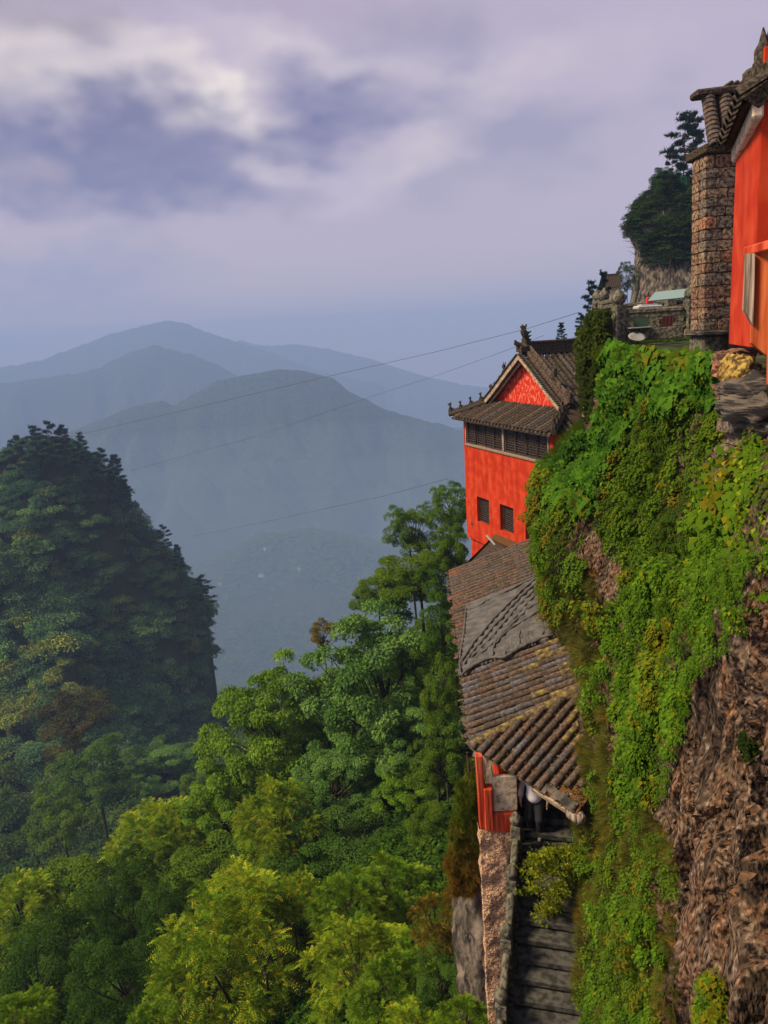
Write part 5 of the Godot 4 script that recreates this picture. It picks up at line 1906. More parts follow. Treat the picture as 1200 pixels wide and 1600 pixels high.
func make_background_rock() -> void:
	var m := grid_mesh(120, 110, func(u, v): return rock_head(u, v))
	structure(put("rock_head", m, mats.hill_rock), "high overgrown rock head rising behind the terrace")
	# lower slope running down to the left behind the hall
	m = grid_mesh(60, 40, func(u: float, v: float) -> Vector3:
		var px := lerpf(845.0, 1150.0, u)
		var top := curve(px, [[845, 660], [880, 610], [905, 560], [940, 510], [975, 480], [1150, 460]])
		var p := at(px, lerpf(top, top + 160.0, v), 84.0 - v * 14.0)
		if v < 0.05:
			p.z -= 20.0
			p.y -= 10.0
		return p + Vector3(0, 0.5 * lumps.get_noise_3dv(p * 0.3), 0))
	structure(put("wooded_slope", m, mats.earth), "slope falling to the left behind the hall's ridge")
	# scrub over the rock head
	var proto := lump_crown(301, 16, 900, 0.13, Color(0.012, 0.03, 0.015), Color(0.05, 0.085, 0.028))
	var xfs := []
	var cols := []
	var r := RandomNumberGenerator.new()
	r.seed = 31
	for i in 1250:
		var u := r.randf_range(0.2, 1.0)
		var v := r.randf_range(0.02, 0.72)
		var p := rock_head(u, v)
		var q := pix(p)
		if q.y > 395.0 and r.randf() < smoothstep(395.0, 430.0, q.y) * 1.3:
			continue
		if q.x < 1003.0 and q.y > 372.0 :
			continue
		var s := r.randf_range(0.45, 1.45)
		xfs.append(turned(r.randf() * TAU, Vector3(s, s * 0.8, s), p + Vector3(0, 0.1, 0.2)))
		cols.append(Color(0.75, 0.9, 0.95).lerp(Color(1.2, 1.15, 0.8), r.randf()) if r.randf() > 0.1 else Color(1.9, 2.0, 0.8))
	crown_copies("scrub", proto, xfs, cols, "dark scrub covering the rock head behind the terrace", "scrub")
	# bushes on the slope behind the hall's ridge
	xfs = []
	cols = []
	for i in 320:
		var px := r.randf_range(870.0, 990.0)
		var top := curve(px, [[845, 640], [880, 590], [905, 545], [940, 502], [975, 478], [1150, 460]])
		var p := at(px, r.randf_range(top, 545.0), 81.0)
		var s := r.randf_range(0.5, 1.0)
		xfs.append(turned(r.randf() * TAU, Vector3(s, s, s), p))
		cols.append(Color(0.8, 1.0, 0.95).lerp(Color(1.3, 1.3, 0.9), r.randf()))
	crown_copies("scrub", proto, xfs, cols, "scrub on the slope behind the hall's ridge", "scrub")
	# thin bare twigs sticking out of the rock's edge
	var st := new_st()
	for i in 46:
		var py := r.randf_range(300.0, 400.0)
		var a := at(curve(py, ROCK_EDGE) + 2.0, py, ROCK_D + 1.0)
		var dir := Vector3(-1.0, r.randf_range(-0.1, 0.8), r.randf_range(-0.4, 0.4)).normalized()
		var b := a + dir * r.randf_range(0.5, 1.3)
		tube(st, [a, a.lerp(b, 0.5) + rdir(r) * 0.1, b], [0.025, 0.02, 0.01], 4, false)
	tag(done("bare_twigs", st, mats.bark), "thin bare twigs bristling from the rock head's left edge", "twigs", "", "stuff")
	# drain pipe on the rock
	st = new_st(true)
	var p0 := at(998, 425, 93.0)
	tube(st, [Vector3.ZERO, at(996, 450, 92.8) - p0, at(990, 474, 92.5) - p0], [0.28, 0.28, 0.28], 8)
	tag(done("drain_pipe", st, mats.grey_stone, null, Transform3D(Basis(), p0)), "pale drain pipe running down the rock behind the terrace", "pipe")
	# pavilion roof peeping out between the conifers
	var pd := 78.0
	var a := at(942, 450, pd)
	var b := at(971, 446, pd)
	var w := b.x - a.x
	var pav := thing("small_pavilion", "little grey tiled pavilion roof behind the terrace's left posts", "pavilion", a + Vector3(w * 0.5, -1.6, -0.8))
	st = new_st()
	bx(st, Transform3D(Basis(), Vector3(0, 0.7, 0)), Vector3(w * 0.8, 1.9, 1.2), 0.02)
	done("wall", st, mats.plaster, pav)
	st = new_st()
	for sz in [-1.0, 1.0]:
		quad(st, Vector3(-w * 0.5, 1.6, sz * 1.0), Vector3(w * 0.5, 1.6, sz * 1.0), Vector3(w * 0.46, 2.75, 0), Vector3(-w * 0.46, 2.75, 0))
	var pr := done("roof", st, mats.tile_bed, pav)
	for k in 10:
		var x := lerpf(-w * 0.47, w * 0.47, k / 9.0)
		st = new_st(true)
		tile_row(st, Vector3(x, 1.6, 1.02), Vector3(x * 0.98, 2.74, 0.02), Vector3(0, 0.7, 0.7), 0.06, 0.2)
		done("tile_row", st, mats.tile_dark, pr)
	st = new_st(true)
	bx(st, Transform3D(Basis(), Vector3(0, 2.82, 0)), Vector3(w * 0.98, 0.18, 0.16), 0.03)
	for s in [-1.0, 1.0]:
		beast(st, Vector3(s * w * 0.47, 2.85, 0), Vector3(s, 0, 0), 0.55)
	done("ridge", st, mats.tile_dark, pr)
	# green netting fence under the pine
	st = new_st()
	var f0 := at(1052, 290, ROCK_D - 1.0)
	for k in 7:
		var q := at(1053 + 3.2 * k, 284, ROCK_D - 1.0) - f0
		bx(st, Transform3D(Basis(), q), Vector3(0.2, rng.randf_range(1.2, 1.9), 0.03), 0.0)
	tag(done("green_fence", st, mats.green_net, null, Transform3D(Basis(), f0)), "strips of bright green netting fence under the pine on the rock head", "fence")

# ------------------------------------------------------------------ trees
var crowns := {}
var tree_count := 0

func broad_crown(seed_: int, clumps: int, leaves: int, l: float, c0: Color, c1: Color, open_: float, flat: float) -> Array:
	# leafy puffs at the ends of limbs, seen from outside as layered clumps; returns [mesh, limb ends]
	var r := RandomNumberGenerator.new()
	r.seed = seed_
	var lv := Leaves.new()
	var ends := []
	var tries := 0
	while ends.size() < clumps and tries < 4000:
		tries += 1
		var d := rdir(r)
		var c := Vector3(d.x, d.y * 0.95 + 0.02, d.z) * pow(r.randf_range(0.25, 1.0), 0.4) * 0.82
		c *= 1.0 + 0.9 * big.get_noise_3dv(d * 90.0 + Vector3(seed_ * 50.0, 0, 0))
		if c.y < -0.8:
			continue
		var ok := true
		for e in ends:
			if e.distance_to(c) < (0.62 / pow(clumps, 0.36)) * (1.0 + open_):
				ok = false
				break
		if ok:
			ends.append(c)
	var per := leaves / maxi(1, ends.size())
	for c in ends:
		var rad: float = r.randf_range(0.8, 1.25) * 0.78 / pow(clumps, 0.36)
		var tone := r.randf()
		var out: Vector3 = (c + Vector3(0, 0.25, 0)).normalized()
		for i in per:
			var o := (rdir(r) + out * 0.55 + Vector3(0, 0.25, 0)).normalized()
			var p: Vector3 = c + Vector3(o.x, o.y * flat, o.z) * rad * pow(r.randf_range(0.3, 1.0), 0.45) * r.randf_range(0.9, 1.12)
			var a := (Vector3(o.x, -0.15, o.z) + rdir(r) * 0.75 + Vector3(0, -0.25, 0)).normalized()
			var nn := (o * 0.6 + Vector3.UP * 0.9 + rdir(r) * 0.55).normalized()
			var s := r.randf_range(0.65, 1.25)
			lv.leaf(p, a, nn, l * s, l * s * 0.5, c0.lerp(c1, clampf(0.55 * tone + r.randf_range(-0.15, 0.55), 0, 1)))
	return [lv.mesh(), ends]

func feather_crown(seed_: int, clumps: int, fronds: int, l: float, c0: Color, c1: Color, c2: Color) -> Array:
	# drooping pinnate fronds, as on locust and sumac
	var r := RandomNumberGenerator.new()
	r.seed = seed_
	var lv := Leaves.new()
	var ends := []
	for k in clumps:
		var d := rdir(r)
		ends.append(Vector3(d.x, d.y * 0.9 + 0.05, d.z) * pow(r.randf_range(0.15, 1.0), 0.4) * 0.9)
	for i in fronds:
		var e: Vector3 = ends[i % clumps]
		var tone := float(hash(i % clumps) % 100) / 100.0
		var o := (rdir(r) + e.normalized() * 0.6 + Vector3(0, 0.35, 0)).normalized()
		var p := e + o * r.randf_range(0.0, 0.17)
		var dir := (o + Vector3(0, 0.25, 0)).normalized()
		var side := dir.cross(Vector3.UP + rdir(r) * 0.4).normalized()
		var col := c0.lerp(c1, clampf(tone * 0.6 + r.randf_range(-0.1, 0.5), 0, 1))
		if r.randf() < 0.2 + 0.45 * maxf(0.0, tone - 0.4):
			col = c1.lerp(c2, r.randf())
		var fl := l * r.randf_range(0.7, 1.3)
		var n := 5
		for j in n:
			var f := (j + 1.0) / n
			var pos := p + dir * fl * f + Vector3(0, -0.5 * fl * f * f, 0)
			var up := side.cross(dir).normalized()
			for s in [-1.0, 1.0]:
				var a: Vector3 = (side * s + dir * 0.45 + Vector3(0, -0.25, 0)).normalized()
				lv.leaf(pos, a, (up + rdir(r) * 0.3).normalized(), fl * 0.3 * (1.15 - 0.6 * f), fl * 0.1, col)
	return [lv.mesh(), ends]

func pine_crown(seed_: int, pads: int, wide: float, c0: Color, c1: Color) -> Array:
	# flat tiers of needle tufts round an upright stem, unit height -1..1
	var r := RandomNumberGenerator.new()
	r.seed = seed_
	var lv := Leaves.new()
	var ends := []
	for k in pads:
		var f := (k + 0.5) / pads
		var y := lerpf(-0.75, 0.92, f)
		var reach := wide * (1.05 - 0.8 * pow(f, 1.6)) * r.randf_range(0.55, 1.05)
		var a := k * 2.4 + r.randf_range(-0.5, 0.5)
		var tip := Vector3(cos(a) * reach, y + r.randf_range(-0.04, 0.06), sin(a) * reach)
		ends.append(tip)
		var tone := r.randf()
		for i in 46:
			var g := pow(r.randf(), 0.6)
			var c := Vector3(0, y - 0.05, 0).lerp(tip, lerpf(0.35, 1.05, g)) + Vector3(r.randfn(0, 0.09) * wide, r.randfn(0, 0.018), r.randfn(0, 0.09) * wide)
			for j in 9:
				var d := (rdir(r) + Vector3(0, 0.55, 0) + (tip - Vector3(0, y, 0)).normalized() * 0.5).normalized()
				lv.strip(c, d, d.cross(rdir(r)).normalized() * 0.012, r.randf_range(0.06, 0.13), c0.lerp(c1, clampf(tone * 0.5 + r.randf() * 0.6, 0, 1)))
	return [lv.mesh(), ends]

func make_crowns() -> void:
	crowns.layered_a = broad_crown(11, 95, 46000, 0.042, Color(0.045, 0.12, 0.022), Color(0.18, 0.32, 0.07), 0.0, 0.55)
	crowns.layered_b = broad_crown(12, 90, 44000, 0.042, Color(0.05, 0.125, 0.01), Color(0.2, 0.34, 0.026), 0.0, 0.6)
	crowns.open_a = broad_crown(13, 62, 15000, 0.055, Color(0.035, 0.09, 0.01), Color(0.14, 0.25, 0.025), 0.12, 0.9)
	crowns.open_b = broad_crown(14, 66, 17000, 0.053, Color(0.035, 0.085, 0.01), Color(0.14, 0.23, 0.018), 0.08, 0.9)
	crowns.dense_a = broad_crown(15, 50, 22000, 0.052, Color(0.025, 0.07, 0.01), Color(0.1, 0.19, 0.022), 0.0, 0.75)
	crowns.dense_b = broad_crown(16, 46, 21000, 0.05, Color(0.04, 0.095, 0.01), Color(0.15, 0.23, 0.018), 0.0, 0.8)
	crowns.small_a = broad_crown(17, 50, 26000, 0.038, Color(0.02, 0.06, 0.008), Color(0.1, 0.19, 0.028), 0.0, 0.9)
	crowns.yellow_a = feather_crown(18, 110, 8000, 0.12, Color(0.08, 0.18, 0.012), Color(0.24, 0.36, 0.02), Color(0.5, 0.46, 0.03))
	crowns.yellow_b = feather_crown(19, 90, 6500, 0.125, Color(0.09, 0.19, 0.012), Color(0.26, 0.38, 0.022), Color(0.5, 0.47, 0.03))
	crowns.fern_a = feather_crown(20, 70, 5600, 0.15, Color(0.05, 0.13, 0.008), Color(0.17, 0.29, 0.018), Color(0.26, 0.32, 0.03))
	crowns.orange_a = feather_crown(21, 60, 4200, 0.14, Color(0.06, 0.08, 0.01), Color(0.2, 0.16, 0.02), Color(0.36, 0.21, 0.02))
	crowns.gold_a = broad_crown(22, 24, 5000, 0.085, Color(0.08, 0.075, 0.008), Color(0.24, 0.15, 0.014), 0.2, 0.7)
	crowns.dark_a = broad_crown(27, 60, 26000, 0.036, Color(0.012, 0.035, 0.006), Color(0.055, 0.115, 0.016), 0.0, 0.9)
	crowns.olive_a = broad_crown(26, 34, 9000, 0.06, Color(0.03, 0.035, 0.01), Color(0.1, 0.085, 0.025), 0.0, 0.8)
	var dk := Color(0.008, 0.02, 0.014)
	var dl := Color(0.022, 0.045, 0.026)
	crowns.pine_a = pine_crown(23, 22, 0.8, dk, dl)
	crowns.pine_b = pine_crown(24, 17, 0.7, dk, dl)
	crowns.pine_c = pine_crown(25, 26, 0.55, dk, dl)

# one tree: picture place of the crown's middle, its half width and height in picture pixels, distance, kind
func tree(called: String, label: String, px: float, py: float, rx: float, ry: float, d: float, kind: String, group := "", stems := 1, lean := 0.0) -> Node3D:
	tree_count += 1
	var r := RandomNumberGenerator.new()
	r.seed = 900 + tree_count
	var c := at(px, py, d)
	var k := c.length() / FOCAL
	var sx := rx * k
	var sy := ry * k
	var gy := ground(c.x, c.z)
	var base := Vector3(c.x + lean * sx, minf(gy, c.y - sy * 0.9), c.z)
	var t := thing(called, label, "tree" if not called.ends_with("bush") else "bush", base, group)
	var pine := kind.begins_with("pine")
	var set_: Array = crowns[kind]
	var yaw := r.randf() * TAU
	var xf := Transform3D(Basis(Vector3.UP, yaw).scaled(Vector3(sx, sy, sx)), c - base)
	put("crown", set_[0], mats.leaf, t, xf)
	var st := new_st(true)
	var thick := maxf(0.05, 0.035 * sx + 0.02) * (1.0 if stems == 1 else 0.5)
	var forks := []
	for s in stems:
		var off := Vector3(r.randf_range(-0.35, 0.35), 0, r.randf_range(-0.35, 0.35)) * (0.0 if stems == 1 else sx)
		if stems > 1 and s < 2:
			off = Vector3(-0.15 + 0.4 * s, 0, 0.62) * sx
		var top := c - base + off * 1.3 + Vector3(0, sy * (0.85 if pine else (0.05 if stems == 1 else 0.5)), 0)
		var foot := off * 0.3 + Vector3(0, -0.4, 0)
		var bend := Vector3(r.randf_range(-0.12, 0.12), 0, r.randf_range(-0.12, 0.12)) * sx
		tube(st, [foot, foot.lerp(top, 0.35) + bend, foot.lerp(top, 0.7) + bend * 0.6, top], [thick * 1.25, thick, thick * 0.8, thick * (0.25 if pine else 0.5)], 8)
		forks.append(top)
	done("trunk", st, mats.bark, t)
	st = new_st(true)
	var n := 0
	for e in set_[1]:
		n += 1
		if n % 2 and not pine and set_[1].size() > 40:
			continue
		var tip: Vector3 = xf * (e * 0.96)
		var f: Vector3 = forks[n % forks.size()]
		var root := f
		if pine:
			root = Vector3(lerpf(0.0, f.x, 0.5), tip.y - 0.03 * sy, lerpf(0.0, f.z, 0.5))
		else:
			root = f.lerp(Vector3(0, f.y - sy * 0.9, 0), clampf(0.55 - 0.4 * e.y + r.randf_range(-0.15, 0.15), 0.0, 0.9))
		var mid := root.lerp(tip, 0.55) + Vector3(0, -0.06 * sy, 0)
		tube(st, [root, mid, tip], [thick * 0.42, thick * 0.28, thick * 0.1], 5, false)
	tag(done("branches", st, mats.bark, t), "", "", "", "stuff")
	return t

func make_trees() -> void:
	make_crowns()
	# beside and below the hall
	tree("broadleaf_tree", "tall open crowned tree touching the red hall's left wall", 702, 792, 42, 52, 47, "open_a", "", 1, 0.2)
	tree("broadleaf_tree", "open tree with sky showing through, leftmost of those by the red hall", 638, 828, 46, 46, 50, "open_b", "", 1, 0.5)
	tree("broadleaf_tree", "dense green tree between the open crowns and the stairway roof", 655, 893, 72, 52, 48, "dense_b")
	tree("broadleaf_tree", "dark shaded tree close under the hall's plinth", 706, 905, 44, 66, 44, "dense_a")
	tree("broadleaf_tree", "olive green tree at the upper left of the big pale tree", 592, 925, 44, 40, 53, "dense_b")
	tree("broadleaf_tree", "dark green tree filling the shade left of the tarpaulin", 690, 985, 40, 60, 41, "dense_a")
	tree("broadleaf_tree", "small golden autumn tree peeping over the big crowns", 505, 992, 23, 30, 58, "gold_a")
	tree("broadleaf_tree", "mid green tree filling the slope under the open crowns", 620, 905, 52, 46, 56, "dense_b")
	tree("broadleaf_tree", "leafy tree with pale leaves left of the hall's notched plinth", 700, 860, 36, 44, 43, "open_b")
	tree("broadleaf_tree", "shady tree between the big pale tree and the stairway eave", 665, 1030, 52, 62, 44, "dense_b")
	tree("broadleaf_tree", "grey green tree under the big pale tree's right side", 660, 1150, 62, 72, 40, "layered_a")
	# the two big crowns in the middle
	tree("broadleaf_tree", "largest pale green tree with layered crown and dark trunk in the middle", 600, 1082, 126, 158, 43, "layered_a", "", 1, 0.12)
	tree("broadleaf_tree", "rounded bright green tree left of the largest one", 432, 1134, 100, 130, 47, "layered_b")
	tree("broadleaf_tree", "pale tree spilling down the slope below the rounded bright one", 352, 1262, 68, 92, 45, "layered_b")
	tree("broadleaf_tree", "low pale green tree under the largest crown's left side", 520, 1225, 76, 84, 41, "layered_a")
	tree("broadleaf_tree", "yellow flecked tree low between the two big crowns", 432, 1295, 66, 78, 37, "yellow_a")
	tree("broadleaf_tree", "leafy tree close beside the stairway roof's lower eave", 694, 1085, 38, 78, 36, "dense_b")
	tree("broadleaf_tree", "grey green tree beside the red corner post", 688, 1190, 46, 62, 33, "open_b")
	tree("round_bush", "fresh green bush between the large trunk and the grey rock", 672, 1290, 46, 46, 32, "dense_b")
	tree("round_bush", "dark green thicket below the largest tree's trunk", 575, 1325, 92, 52, 36, "small_a")
	tree("round_bush", "dark bush in the shade left of the dark thicket", 470, 1365, 70, 48, 35, "dense_a")
	tree("broadleaf_tree", "mid green tree wedged between the two biggest crowns", 515, 1120, 56, 84, 48, "dense_b")
	tree("broadleaf_tree", "fresh green tree at the right foot of the largest crown", 640, 1225, 56, 54, 38, "layered_b")
	# yellow feathery trees in the foreground
	tree("feathery_tree", "yellow green feathery tree with thin dark stems at the bottom", 392, 1490, 122, 118, 23, "yellow_a", "", 3)
	tree("feathery_tree", "yellow feathery tree at the left of the thin stemmed one", 318, 1560, 70, 78, 22, "yellow_b", "", 2)
	tree("feathery_tree", "slender yellow green tree right of the thin stemmed one", 480, 1450, 52, 88, 24, "yellow_b", "", 2)
	tree("feathery_bush", "brightest green ferny bush near the grey rock", 618, 1395, 62, 48, 25, "fern_a")
	tree("feathery_bush", "yellow green ferny bush below the brightest one", 545, 1420, 56, 50, 23, "fern_a")
	tree("feathery_bush", "yellow tinted ferny bush in the bottom middle", 560, 1520, 78, 76, 20, "yellow_b")
	tree("feathery_bush", "green ferny bush at the bottom beside the yellow tinted one", 625, 1560, 66, 72, 18, "fern_a")
	tree("feathery_bush", "orange brown bush against the dark rock", 683, 1445, 42, 52, 19, "orange_a")
	tree("round_bush", "dark leafy bush at the foot of the dark rock", 690, 1540, 46, 52, 16.5, "small_a")
	tree("feathery_bush", "bright green bush at the bottom edge beside the rubble wall", 726, 1600, 40, 36, 14, "fern_a")
	tree("feathery_bush", "yellow ferny bush cut by the bottom edge of the middle", 640, 1625, 52, 44, 15, "yellow_b")
	# left foreground
	tree("broadleaf_tree", "pale compound leaved tree with yellow flecks above the ravine", 262, 1320, 82, 62, 44, "yellow_a")
	tree("broadleaf_tree", "mid green tree behind the yellow flecked ones", 330, 1365, 80, 58, 38, "dense_b")
	tree("broadleaf_tree", "dark tree wrapped in small pale leaves at the left", 205, 1425, 66, 86, 31, "dark_a")
	tree("broadleaf_tree", "olive tree with brownish top at the left", 105, 1400, 84, 54, 40, "dense_b")
	tree("broadleaf_tree", "yellow green tree at the left edge above the dark ones", 34, 1432, 66, 52, 38, "yellow_b")
	tree("broadleaf_tree", "dark green tree in the lower left corner", 58, 1535, 88, 88, 29, "dark_a")
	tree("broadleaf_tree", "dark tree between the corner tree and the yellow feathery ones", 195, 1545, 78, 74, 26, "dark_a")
	tree("round_bush", "bright leafy bush at the very bottom left corner", 28, 1598, 44, 36, 19, "fern_a")
	tree("feathery_bush", "spiky bright green bush at the bottom left of the yellow tree", 238, 1612, 42, 38, 19, "fern_a")
	tree("broadleaf_tree", "dark leaved tree below the mid green one", 280, 1440, 60, 60, 29, "dark_a")
	# across the ravine
	tree("broadleaf_tree", "pale grey green tree low in the ravine at the left", 95, 1278, 46, 42, 105, "open_b")
	tree("broadleaf_tree", "broad pale crowned tree at the foot of the left peak", 255, 1195, 58, 44, 150, "layered_a")
	tree("broadleaf_tree", "dim olive tree right at the foot of the left peak", 305, 1242, 36, 40, 120, "dense_b")
	tree("broadleaf_tree", "brownish tree on the spur at the left", 110, 1120, 56, 44, 150, "olive_a")
	tree("broadleaf_tree", "dull green tree below the brownish one on the spur", 150, 1215, 58, 48, 135, "dense_a")
	# pines
	var ridge := [[58, 700, 22, 26, "first pine from the left on the peak's summit"], [82, 697, 24, 30, "broad pine left of the summit's highest crowns"], [100, 694, 20, 24, "pine with a flat top right of the highest summit pine"], [128, 705, 14, 22, "slim lone pine standing clear on the summit's right shoulder"], [160, 730, 20, 24, "dark pine below the lone one on the right shoulder"], [182, 742, 22, 26, "wide armed pine overhanging the peak's right flank"], [194, 772, 12, 18, "small pointed pine under the wide armed one"], [256, 842, 16, 18, "dark round pine halfway down the peak's right edge"], [278, 872, 14, 18, "second dark pine halfway down the peak's right edge"], [316, 922, 18, 20, "flat dark pine leaning out near the peak's right cliff"], [28, 712, 22, 24, "dark pine at the left shoulder of the summit"]]
	for i in ridge.size():
		var q: Array = ridge[i]
		tree("pine_tree", q[4], q[0], q[1], q[2] * 1.3, q[3] * 1.25, 240.0, ["pine_a", "pine_b", "pine_c"][i % 3], "pines on the left peak")
	tree("pine_tree", "big dark pine on top of the rock head beside the tile capped wall", 1070, 236, 42, 50, 99, "pine_a")
	tree("pine_tree", "dark pine hidden partly by the tile capped wall", 1050, 268, 24, 34, 97, "pine_b")
	tree("pine_tree", "tall dark conifer left of the terrace posts", 925, 487, 28, 44, 74, "pine_a")
	tree("pine_tree", "dark conifer beside the small pavilion", 943, 462, 22, 36, 73, "pine_c")
	tree("pine_tree", "spiky conifer lower left of the tall dark one", 908, 512, 18, 22, 72, "pine_b")
	tree("pine_tree", "small conifer tip standing over the hall's ridge", 877, 520, 15, 16, 70, "pine_c")
	tree("broadleaf_tree", "dark bushy tree left of the rock head's foot", 980, 436, 17, 26, 86, "dark_a")
	tree("broadleaf_tree", "dark round tree just below the small pavilion", 958, 472, 20, 22, 80, "dark_a")
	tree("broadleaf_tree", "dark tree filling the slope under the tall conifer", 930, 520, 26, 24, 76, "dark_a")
	tree("pine_tree", "second pine close behind the big one on the rock head", 1082, 232, 34, 48, 102, "pine_b")
	tree("broadleaf_tree", "low dark tree at the left foot of the rock head's pine", 1040, 285, 24, 22, 98, "dark_a")
	# undergrowth that hides the soil between them
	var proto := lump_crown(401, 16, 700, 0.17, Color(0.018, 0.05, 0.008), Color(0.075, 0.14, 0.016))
	var xfs := []
	var cols := []
	var r := RandomNumberGenerator.new()
	r.seed = 41
	for i in 4200:
		var d := 14.0 * pow(190.0 / 14.0, r.randf())
		var x := r.randf_range(-0.62, 0.14) * d
		if d < 19.0 and x > 0.6 and d > 12.0:
			continue
		if d < 17.0 and x > 0.9:
			continue
		if d > 55.0 and r.randf() < 0.6:
			continue
		var s := r.randf_range(0.8, 2.0) * (1.0 if d > 40.0 else 0.7) * (2.1 if d > 55.0 else 1.0)
		xfs.append(turned(r.randf() * TAU, Vector3(s, s * r.randf_range(0.7, 1.2), s), Vector3(x, ground(x, -d) + s * 0.3, -d)))
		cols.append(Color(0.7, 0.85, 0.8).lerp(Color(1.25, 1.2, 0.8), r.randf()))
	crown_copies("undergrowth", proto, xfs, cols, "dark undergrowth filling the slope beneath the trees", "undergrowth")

# ------------------------------------------------------------------ creepers on the cliff
func sprig(seed_: int, n: int, l: float, w: float, spread: float, c0: Color, c1: Color, droop: float) -> ArrayMesh:
	var r := RandomNumberGenerator.new()
	r.seed = seed_
	var lv := Leaves.new()
	for i in n:
		var p := Vector3(r.randfn(0, 0.5), r.randf_range(0.0, 0.7), r.randfn(0, 0.5)) * spread
		# y axis points away from the rock
		var a := Vector3(r.randfn(0, 0.5), 0.35 - 0.2 * r.randf(), -1.0 * droop + r.randfn(0, 0.5)).normalized()
		var nn := (Vector3(0, 1.0, 0.35) + rdir(r) * 0.5).normalized()
		var s := r.randf_range(0.6, 1.25)
		lv.leaf(p, a, nn, l * s, w * s, c0.lerp(c1, r.randf()))
	return lv.mesh()

func tuft(seed_: int, n: int, l: float, c0: Color, c1: Color) -> ArrayMesh:
	var r := RandomNumberGenerator.new()
	r.seed = seed_
	var lv := Leaves.new()
	for i in n:
		var d := (Vector3(r.randfn(0, 0.5), 1.0, r.randfn(0, 0.5) - 0.3)).normalized()
		lv.strip(Vector3(r.randfn(0, 0.03), 0, r.randfn(0, 0.03)), d, d.cross(rdir(r)).normalized() * 0.005, l * r.randf_range(0.5, 1.2), c0.lerp(c1, r.randf()))
	return lv.mesh()

func copies(called: String, mesh: Mesh, xfs: Array, cols: Array, label: String, category: String) -> void:
	if xfs.size():
		crown_copies(called, mesh, xfs, cols, label, category)

